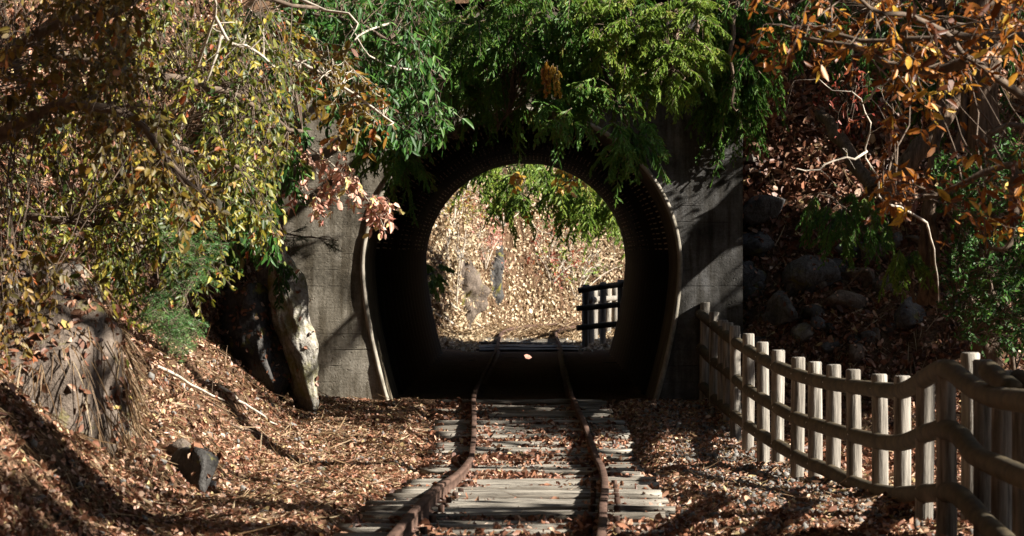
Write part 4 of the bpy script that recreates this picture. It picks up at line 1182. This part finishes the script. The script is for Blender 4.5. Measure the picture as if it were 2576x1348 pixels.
for k, (poly, mt, lab, n, tone) in enumerate((
    ([(1190, 540), (1260, 560), (1250, 690), (1180, 660)], 'pink', 'pinkish leafed brush left of the fissure on the far hillside', 60, .35),
    ([(1330, 600), (1440, 600), (1440, 720), (1340, 720)], 'red', 'red-leafed scrub on the right half of the far hillside', 46, .5),
    ([(1080, 450), (1200, 470), (1190, 560), (1090, 580)], 'yellow', 'pale yellow-green scrub high on the far left hillside', 80, .75),
    ([(1410, 650), (1520, 660), (1500, 720), (1400, 710)], 'straw', 'straw-coloured dry scrub above the far curve', 60, .6),
    ([(1330, 640), (1500, 600), (1560, 700), (1400, 760)], 'cedar_y', 'low green undergrowth spread over the right of the far hillside', 40, .5),
    ([(1120, 440), (1400, 470), (1380, 580), (1160, 560)], 'cedar_y', 'fresh green shrubs high in the middle of the far hillside', 60, .5),
    ([(1100, 600), (1180, 600), (1200, 760), (1110, 780)], 'straw', 'tawny dry grass on the left of the far hillside', 60, .7))):
    c = sp(poly, n, 45, 52)
    c = np.array([G(1287.5 + q[0] / q[1] * F, 634 - (q[2] - CH) / q[1] * F, 39.5) for q in c]) + rng.normal(0, .12, (n, 3)) + np.array([0, -.15, .15])
    b = G(np.mean([p[0] for p in poly]), max(p[1] for p in poly), 39.5)
    plant('scrub', lab, 'scrub', b, [np.array([b + (c[q] - b) * t + np.array([0, 0, .1 * math.sin(t * 3)]) for t in np.linspace(0, 1, 6)]) for q in range(0, n, 6)], M[mt], M['bark_pale'], c, 'leaf', leaf=.042, nl=16, tone=tone, limb_r=(.010, .004), twig_r=.004, grav=.1)
for k in range(16):
    a, b = rng.uniform(1090, 1560), rng.uniform(440, 620)
    g = G(a, b, 39.5)
    w = [g]
    dv = unit(np.array([rng.normal(0, 1), -.6, rng.uniform(-.4, 1)]))
    for j in range(7):
        dv = unit(dv + rng.normal(0, .3, 3)); w.append(w[-1] + dv * .14)
    if k == 0: btr = thing('bare_shrub', g, 'bare pale twigs straggling over the far hillside', 'shrub'); tmb = MB()
    tmb.tube(np.array(w), np.linspace(.012, .004, 8), 5)
tmb.build('branch', M['bark_pale'], btr)

# --- leaves and sticks on the ground
def litter(name, n, xr, yr, size, lift, mat, dens=None, label=None, tone=(.5, .25), asp=.6, tilt=.7):
    x = rng.uniform(*xr, n); y = rng.uniform(*yr, n)
    if dens is not None:
        m = rng.uniform(0, 1, n) < dens(x, y); x, y = x[m], y[m]
    e = .03
    z = surf(x, y)
    gx = (surf(x + e, y) - surf(x - e, y)) / (2 * e); gy = (surf(x, y + e) - surf(x, y - e)) / (2 * e)
    # more leaves on steep ground
    st = np.sqrt(1 + gx ** 2 + gy ** 2)
    st = np.minimum(st, 5)
    reps = np.floor(st + rng.uniform(0, 1, len(st))).astype(int)
    idx = np.repeat(np.arange(len(x)), reps)
    jx = rng.uniform(-.04, .04, len(idx)); jy = rng.uniform(-.04, .04, len(idx))
    x, y = x[idx] + jx, y[idx] + jy
    z = surf(x, y)
    ok = np.abs(gx[idx]) + np.abs(gy[idx]) < 14
    nr = unit(np.stack([-gx[idx], -gy[idx], np.ones(len(idx))], -1))
    x, y, z, nr = x[ok], y[ok], z[ok], nr[ok]
    m = len(x)
    # sleepers lift the leaves lying on them
    n2 = unit(nr + rng.normal(0, tilt, (m, 3)))
    ax = unit(np.cross(n2, rng.normal(0, 1, (m, 3))))
    L = size * np.exp(np.clip(rng.normal(0, .38, m), -.9, .72))
    pos = np.stack([x, y, z], -1) + nr * (lift * rng.uniform(0, 1, m) + L * .12)[:, None] - ax * (L * .5)[:, None]
    mb = MB()
    add_leaves(mb, pos, ax, n2, L, L * asp * np.exp(np.clip(rng.normal(0, .3, m), -.8, .5)), np.clip(rng.normal(tone[0], tone[1], m), 0, .995), .45)
    return mb, m
def far_dens(x, y):
    yy = np.linspace(39.5, 51.3, 60); xx = np.interp(yy, rl_y, rl_x)
    dt = np.full(len(x), 9.)
    for a_, b_ in zip(xx, yy):
        nx_ = .381 * np.interp(b_, [40, 46, 48, 51], [1, .9, .7, .45]); ny_ = -.381 * np.interp(b_, [40, 46, 48, 51], [0, .35, .7, .9])
        dt = np.minimum(dt, np.hypot(x - a_ - nx_, y - b_ - ny_))
    pt = fbm(np.stack([x * 1.2, y * .9, x * 0], -1), 3, 177)
    return np.where(dt < .62, .05, np.clip(.8 + .6 * pt, .25, 1))
def near_dens(x, y):
    tr = np.interp(y, rl_y, rl_x) + .381
    on = np.abs(x - tr)
    d = np.where(on < .70, .3 + .7 * sm(.22, .33, on) * (1 - sm(.42, .48, on)) - .12 * sm(.48, .52, on), 1.0)
    pt = fbm(np.stack([x * 1.6, y * .8, x * 0], -1), 3, 77)
    d = d * np.clip(.75 + .5 * pt, .3, 1)
    grav = sm(.95, 1.05, x) * (1 - sm(1.45, 1.6, x)) * sm(13, 14, y) * (1 - sm(20, 22, y))
    return d * (1 - .45 * grav)
leafmb, c1 = litter('a', 290000, (-2.4, 2.8), (10.2, 25.0), .0225, .022, None, near_dens, tone=(.6, .26))
leafmb.build('leaf_litter', M['litter'])
bpy.data.objects['leaf_litter']['kind'] = 'stuff'
leafmb, c2 = litter('b', 72000, (-4.8, -2.2), (9.5, 25.3), .026, .03, None, None)
lb = leafmb.build('leaf_litter', M['litter']); lb['kind'] = 'stuff'
leafmb, c3 = litter('c', 40000, (1.8, 5.2), (18, 28.5), .038, .04, None, None)
lb = leafmb.build('leaf_litter', M['litter']); lb['kind'] = 'stuff'
leafmb, c4 = litter('d', 95000, (-2.0, 3.2), (39.2, 54.5), .042, .04, None, far_dens, tone=(.6, .25))
M['pale_litter'] = leafmat('bleached_dead_leaves', [(0, (.12, .07, .035)), (.35, (.34, .24, .14)), (.7, (.56, .45, .30)), (1, (.72, .62, .44))], .6, .15)
lb = leafmb.build('leaf_litter', M['pale_litter']); lb['kind'] = 'stuff'
leafmb, c5 = litter('e', 9000, (-4, 4.0), (25.4, 27.5), .05, .04, None, None)
lb = leafmb.build('leaf_litter', M['litter']); lb['kind'] = 'stuff'
print('litter', c1, c2, c3, c4, c5)
# dry twigs and needles lying about
def twiglitter(n, xr, yr, ln, rad, downhill):
    x = rng.uniform(*xr, n); y = rng.uniform(*yr, n)
    e = .05
    gx = (surf(x + e, y) - surf(x - e, y)) / (2 * e); gy = (surf(x, y + e) - surf(x, y - e)) / (2 * e)
    nr = unit(np.stack([-gx, -gy, np.ones(n)], -1))
    dn = np.stack([-gx, -gy, -(gx ** 2 + gy ** 2)], -1)
    r_ = rng.normal(0, 1, (n, 3)); r_ -= (r_ * nr).sum(-1, keepdims=True) * nr
    d = unit(unit(r_) + downhill * dn + nr * rng.uniform(-.05, .25, (n, 1)))
    mb = MB()
    p = np.stack([x, y, surf(x, y)], -1) + nr * .015
    add_strands(mb, p, d, ln * np.exp(rng.normal(0, .5, n)), rad, rng.uniform(-.2, .3, n), np.clip(rng.normal(.5, .25, n), 0, 1), 4)
    return mb
for nm, a in (('twig_litter', (9000, (-3.4, -.6), (12, 25), .09, .0024, 1.0)), ('twig_litter', (26000, (-2.2, 2.4), (11, 25), .055, .0015, 0)), ('twig_litter', (15000, (-2, 3.2), (44, 54), .22, .0045, .5)), ('twig_litter', (2500, (1.8, 4), (20, 27), .16, .003, .8))):
    o = twiglitter(*a).build(nm, M['straw']); o['kind'] = 'stuff'
# gravel
n = 6500
x = rng.uniform(.98, 1.75, n); y = rng.uniform(12.5, 24.8, n)
v, f = ICO[1]
sc = rng.uniform(.007, .020, (n, 1, 1)) * rng.uniform(.6, 1.2, (n, 1, 3))
q = v[None] * sc * (1 + .25 * rng.normal(0, 1, (n, len(v), 1)).clip(-1, 1))
q = q + np.stack([x, y, surf(x, y) + .008], -1)[:, None]
mb = MB(); mb.add(q, (f[None] + (np.arange(n) * len(v))[:, None, None]).reshape(-1, 3), np.repeat(rng.uniform(0, 1, n), len(v)))
mb.build('gravel', M['gravel'])['kind'] = 'stuff'
n = 1500
x = rng.uniform(-2.0, 1.8, n); y = rng.uniform(11, 25, n)
x = np.where(np.abs(x - np.interp(y, rl_y, rl_x) - .381) < .62, x + 1.3, x)
sc = rng.uniform(.008, .028, (n, 1, 1)) ** 1 * rng.uniform(.6, 1.2, (n, 1, 3))
q = v[None] * sc * (1 + .25 * rng.normal(0, 1, (n, len(v), 1)).clip(-1, 1)) + np.stack([x, y, surf(x, y) + .01], -1)[:, None]
mb = MB(); mb.add(q, (f[None] + (np.arange(n) * len(v))[:, None, None]).reshape(-1, 3), np.repeat(rng.uniform(.3, 1, n), len(v)))
mb.build('gravel', M['gravel'])['kind'] = 'stuff'
# larger sticks on the bank, each by its two pixel ends
for k, (a, b, c, d, r_, lab) in enumerate([
    (330, 880, 560, 1020, .013, 'long pale stick lying slantwise in the middle of the left bank'),
    (545, 985, 690, 1080, .012, 'pale stick ending near the dark strip of shade on the bank'),
    (330, 780, 430, 900, .007, 'thin brown stick high up on the left bank'),
    (325, 1020, 400, 1060, .012, 'short dark stick low on the left bank'),
    (245, 905, 330, 950, .01, 'pale curved stick beside the mossy outcrop'),
    (560, 1070, 690, 1120, .008, 'slender brown twig near the foot of the left bank'),
    (380, 640, 470, 860, .006, 'thin reddish shoot bending down behind the fir'),
    (430, 760, 600, 960, .007, 'long thin brown twig running down the left bank')]):
    w = []
    for t in np.linspace(0, 1, 10):
        g = G(a + (c - a) * t + rng.normal(0, 2), b + (d - b) * t + rng.normal(0, 2))
        w.append(g + np.array([0.01, -.01, .025]))
    w = np.array(w)
    w[:, 1] = np.linspace(w[0, 1], w[-1, 1], 10) * .5 + w[:, 1] * .5
    w[:, 2] = np.maximum(w[:, 2], surf(w[:, 0], w[:, 1]) + .02)
    mb = MB(); mb.tube(w, np.linspace(r_, r_ * .45, 10), 7)
    o = mb.build('stick', M['bark_pale' if k in (0, 1, 4) else 'bark'], smooth=True)
    tag(o, lab, 'stick')
for k, (a, b, c, d, lab) in enumerate([(1075, 790, 1150, 830, 'pale stick on the ground just outside the far mouth'), (1125, 775, 1215, 835, 'pale pole lying beside the far sleepers')]):
    w = np.array([G(a + (c - a) * t, b + (d - b) * t, 39.5) + np.array([0, 0, .05]) for t in np.linspace(0, 1, 6)])
    mb = MB(); mb.tube(w, .02, 7); tag(mb.build('stick', M['bark_pale'], smooth=True), lab, 'stick')
# red-brown leaf falling in front of the mouth
mb = MB(); add_leaves(mb, [P(1318, 893, 21)], [[.9, .1, -.25]], [[.5, -.7, .4]], np.array([.055]), np.array([.04]), np.array([.45]))
tag(mb.build('falling_leaf', M['pink']), 'single pinkish leaf falling in front of the dark tunnel mouth', 'leaf')
#SHADE_BELOW
# leaves lying on the sleepers, heaped against the rails
leafmb, c6 = litter('f', 55000, (-.75, .95), (10.8, 25.2), .028, .035, None, lambda x, y: (np.abs(x - np.interp(y, rl_y, rl_x) - .381) < .66) * np.clip(.12 + .9 * fbm(np.stack([x * 2.2, y * .9, x * 0], -1), 3, 55) + .7 * sm(.2, .34, np.abs(x - np.interp(y, rl_y, rl_x) - .381)) * (1 - sm(.42, .48, np.abs(x - np.interp(y, rl_y, rl_x) - .381))), 0, 1))
for v_ in leafmb.v: v_[:, 2] += .035
lb = leafmb.build('leaf_litter', M['litter']); lb['kind'] = 'stuff'
SLa = np.array(SL)
def gap_dens(x, y):
    g_ = np.abs(y[:, None] - SLa[None, :, 0]) - SLa[None, :, 1]
    return (np.abs(x - np.interp(y, rl_y, rl_x) - .381) < .69) * (g_.min(1) > -.004) * np.where(fbm(np.stack([x * 2.2, y * .9, x * 0], -1), 2, 58) > -.75, 1., .2)
leafmb, c7 = litter('g', 90000, (-.85, 1.05), (9.5, 25.2), .024, .02, None, gap_dens, tilt=.8)
for v_ in leafmb.v: v_[:, 2] += .028
lb = leafmb.build('leaf_litter', M['litter']); lb['kind'] = 'stuff'
# leaves, roots and moss caught on the rocks
def on_rock(o, n, size, mb, tmb, roots=0):
    me = o.data
    me.calc_loop_triangles()
    co = np.empty(len(me.vertices) * 3); me.vertices.foreach_get('co', co); co = co.reshape(-1, 3) + np.array(o.location)
    tr = np.array([t.vertices[:] for t in me.loop_triangles])
    a, b, c = co[tr[:, 0]], co[tr[:, 1]], co[tr[:, 2]]
    nr = np.cross(b - a, c - a); ar = np.linalg.norm(nr, axis=1); nr = unit(nr)
    w = ar * np.clip(nr[:, 2] + .35, 0, 1.3); w /= w.sum()
    k = rng.choice(len(tr), n, p=w)
    u = rng.dirichlet((1, 1, 1), n)
    p = a[k] * u[:, :1] + b[k] * u[:, 1:2] + c[k] * u[:, 2:]
    n2 = unit(nr[k] + rng.normal(0, .5, (n, 3))); ax = unit(np.cross(n2, rng.normal(0, 1, (n, 3))))
    L = size * np.exp(rng.normal(0, .3, n))
    add_leaves(mb, p + n2 * .008 - ax * L[:, None] * .5, ax, n2, L, L * .6, np.clip(rng.normal(.5, .25, n), 0, 1), .25)
    if roots:
        k = rng.choice(len(tr), roots, p=w)
        add_strands(tmb, a[k] + nr[k] * .012, unit(np.array([0, 0, -1.]) + nr[k] * .45 + rng.normal(0, .3, (roots, 3))), rng.uniform(.08, .28, roots), .0024, .25, np.clip(rng.normal(.4, .25, roots), 0, 1), 4)
mb = MB(); tmb = MB()
for o in ROCKS:
    s_ = max(o.dimensions)
    big = o.name.startswith('rock_outcrop')
    on_rock(o, int(420 * s_ * s_) if big else int(60 * s_), .038, mb, tmb, int(300 * s_ * s_) if big and o.location.y < 15.5 else 0)
lb = mb.build('leaf_litter', M['litter']); lb['kind'] = 'stuff'
tmb.build('hanging_roots', M['straw'])['kind'] = 'stuff'

# ------------------------------------------------------------------ unseen trees on the right, boughs placed to shade the cutting
def ray_surface(px, py):
    return G(px, py)
def shade(root_name, label, trunk_xy, items, seed):
    """an unseen tree right of the view: its boughs are placed where the sun's rays towards the shaded places pass"""
    clusters = []
    limbs = []
    tx, ty = trunk_xy
    tz = float(surf(tx, ty))
    for poly, dep, n, t0, t1, *kr in items:
        poly = np.asarray(poly, float)
        q = sample_poly(poly, n, 1, 1)
        px = q[:, 0] / q[:, 1] * F + 1287.5; py = 634 - (q[:, 2] - CH) / q[:, 1] * F
        pts = []
        for a, b in zip(px, py):
            if dep is None: pts.append(G(a, b))
            else: pts.append(P(a, b, rng.uniform(*dep)))
        pts = np.array(pts)
        c = pts + S * rng.uniform(t0, t1, n)[:, None]
        c = keep_lit(c, kr[0] if kr else .24)
        if len(c) < 3: continue
        clusters.append(c)
        m = c.mean(0)
        st = np.array([tx, ty, max(tz + 1.2, m[2] - 1.5)])
        far = c[np.argmin(c[:, 0])]
        L_ = np.array([st + (m - st) * t + np.array([0, 0, .3 * math.sin(math.pi * t)]) for t in np.linspace(0, .8, 8)] + [m + (far - m) * t for t in (.3, .6)])
        limbs.append(L_)
    zt = max(l[0][2] for l in limbs) + 1.5
    limbs.append(np.array([[tx + .1 * math.sin(t * 5), ty, tz - .2 + (zt - tz) * t] for t in np.linspace(0, 1, 10)]))
    return plant(root_name, label, 'tree', (tx, ty, tz), limbs, M['yellow'], M['bark'], np.concatenate(clusters), 'leaf', leaf=.13, asp=.55, nl=12, shoots=2, shoot=.2, tone=.3, limb_r=(.06, .02), grav=-.1)
shade('unseen_shade_tree', 'unseen leafy tree right of the track, boughs placed to shade the rails and bank', (7.5, 18.0), [
    ([(700, 1000), (1100, 1015), (1100, 1080), (800, 1060)], None, 60, 7.0, 9),
    ([(1100, 1020), (1470, 1025), (1480, 1090), (1090, 1085)], None, 55, 6.0, 8),
    ([(1540, 1000), (1800, 1010), (1850, 1090), (1600, 1080)], None, 60, 5.5, 7.5),
    ([(490, 600), (700, 600), (740, 960), (640, 930), (540, 780), (500, 700)], (22.0, 22.8), 190, 9, 11, .2),
    ([(540, 780), (700, 860), (730, 960), (660, 980)], None, 90, 8.5, 10.5, .1),
    ([(560, 620), (735, 620), (745, 900), (690, 1000), (600, 950)], (22.6, 23.3), 150, 8.5, 10.5, .2),
    ([(760, 850), (915, 780), (915, 830), (780, 910)], (24.9, 25), 16, 8, 9.5),
    ([(760, 560), (900, 520), (900, 560), (770, 600)], (24.9, 25), 8, 8, 9.5)], 1)
shade('unseen_shade_tree', 'second unseen leafy tree nearer the camera, boughs placed to shade the foreground corners', (7.0, 11.5), [
    ([(0, 1240), (900, 1270), (900, 1360), (0, 1360)], None, 90, 7, 9.5, .12),
    ([(60, 1130), (600, 1190), (980, 1250), (980, 1300), (0, 1260)], None, 50, 7, 9.5, .15),
    ([(200, 760), (330, 800), (500, 1000), (300, 900)], None, 24, 7.5, 9.5, .12),
    ([(620, 1310), (1600, 1310), (1600, 1360), (620, 1360)], None, 26, 6, 8),
    ([(1550, 1300), (2250, 1320), (2250, 1360), (1550, 1360)], None, 70, 4, 6.5),
    ([(0, 1020), (230, 1040), (260, 1240), (0, 1240)], (13.2, 14.5), 60, 7, 9),
    ([(0, 0), (280, 0), (240, 300), (0, 520)], (13, 15), 130, 7.5, 9.5),
    ([(250, 0), (600, 0), (500, 700), (0, 800), (0, 500)], (14, 17), 80, 7.5, 9.5),
    ([(2440, 900), (2600, 880), (2600, 1348), (2460, 1348)], (10.3, 11.6), 80, 3.5, 5, .1)], 2)
shade('unseen_shade_tree', 'third unseen leafy tree on the slope, boughs placed to shade the portal wall and rocks', (8.0, 20.6), [
    ([(1640, 300), (1865, 330), (1865, 1000), (1650, 1000)], (24.9, 25), 190, 5, 7.5),
    ([(1560, 230), (1865, 180), (1865, 330), (1700, 330)], (24.6, 25), 40, 5, 7.5),
    ([(1870, 640), (2140, 640), (2200, 1000), (1880, 960)], None, 330, 4.2, 7, .15),
    ([(2060, 120), (2575, 200), (2575, 640), (2140, 640), (2060, 400)], (23.8, 26), 420, 4.2, 7.5, .25),
    ([(1900, 80), (2300, 80), (2300, 360), (1960, 370)], None, 150, 3.8, 6, .25),
    ([(2100, 640), (2450, 640), (2450, 900), (2200, 960)], (22.5, 25), 240, 4.2, 7, .12),
    ([(1780, 0), (1930, 0), (1930, 330), (1800, 320)], (24, 24.6), 40, 5, 7.5),
    ([(1770, 760), (1880, 800), (1880, 1090), (1770, 1000)], (21, 25), 30, 4.2, 6),
    ([(2350, 330), (2575, 330), (2575, 900), (2420, 900)], (21, 22.3), 70, 4.2, 6),
    ([(850, 60), (1450, 60), (1450, 330), (900, 330)], (23, 24.4), 60, 7.5, 9.5)], 3)
# unseen cedar crowns added to cut sky light, clear of the low sun
tall = None
for k, (x, y, zc, rr, *rz_) in enumerate([(-4, -4, 5.5, 4, 4.5), (3.5, -4, 5.5, 4, 4.5), (8.5, -3, 5.5, 3.6, 4.5), (0, 2.5, 7.5, 4.2, 2.4), (5.5, 2.5, 7.5, 3.4, 3.4), (-5, 30.5, 9, 3.6, 2.8), (0.5, 31, 10, 3.8, 3), (6, 31, 8, 3.6, 3.4), (9.5, 9, 15, 3.4, 2.2), (9.5, 16, 15.5, 3.4, 2.2), (9.5, 23, 16, 3.4, 2.2), (-6.5, 16, 12.5, 4.5), (-6, 24, 12.5, 4.5), (-1.5, 9, 12.5, 4.2), (2.5, 5.5, 12, 4), (-2, 29, 13, 4.5), (5, 30.5, 12.5, 4), (3.5, -1, 11, 4), (-4, 2, 11, 4.5), (-1, 17, 14.5, 4.2), (5.2, 10.5, 14, 3.2), (6.0, 27.5, 15, 3.2)]):
    tz = float(surf(x, y))
    t_ = thing('sky_blocker_cedar', (x, y, tz), 'unseen tall cedar added to block sky light over the railway cutting', 'cedar tree', 'unseen cedars added to block sky light')
    n = 2300
    v = unit(rng.normal(0, 1, (n, 3))) * (rng.uniform(0, 1, (n, 1)) ** .4) * np.array([rr, rr, rz_[0] if rz_ else 1.8])
    c = v + np.array([x, y, zc])
    mb = MB()
    add_leaves(mb, c, unit(rng.normal(0, 1, (n, 3))), unit(rng.normal(0, .5, (n, 3)) + [0, 0, 1]), np.full(n, .5), np.full(n, .3), rng.uniform(.2, .7, n))
    mb.build('crown', M['cedar'], t_)
    bx = -5.5 if x < 0 else 7.5
    if abs(x) < 5.3: bx = (1 if x > 0 else -1) * 6.5
    if x > 8: bx = 12
    if y < 4: bx = x if abs(x) > 3 else -4.5
    mb = MB(); mb.tube(np.array([[bx, y, float(surf(bx, y)) - .3], [bx * .97, y, zc * .45], [(bx + x) / 2, y, zc * .8], [x, y, zc + 1]]), [.28, .22, .14, .05], 10)
    mb.build('trunk', M['bark'], t_, smooth=True)
    t_.location = (0, 0, 0); 
    for ch in t_.children: ch.location = (x, y, tz)
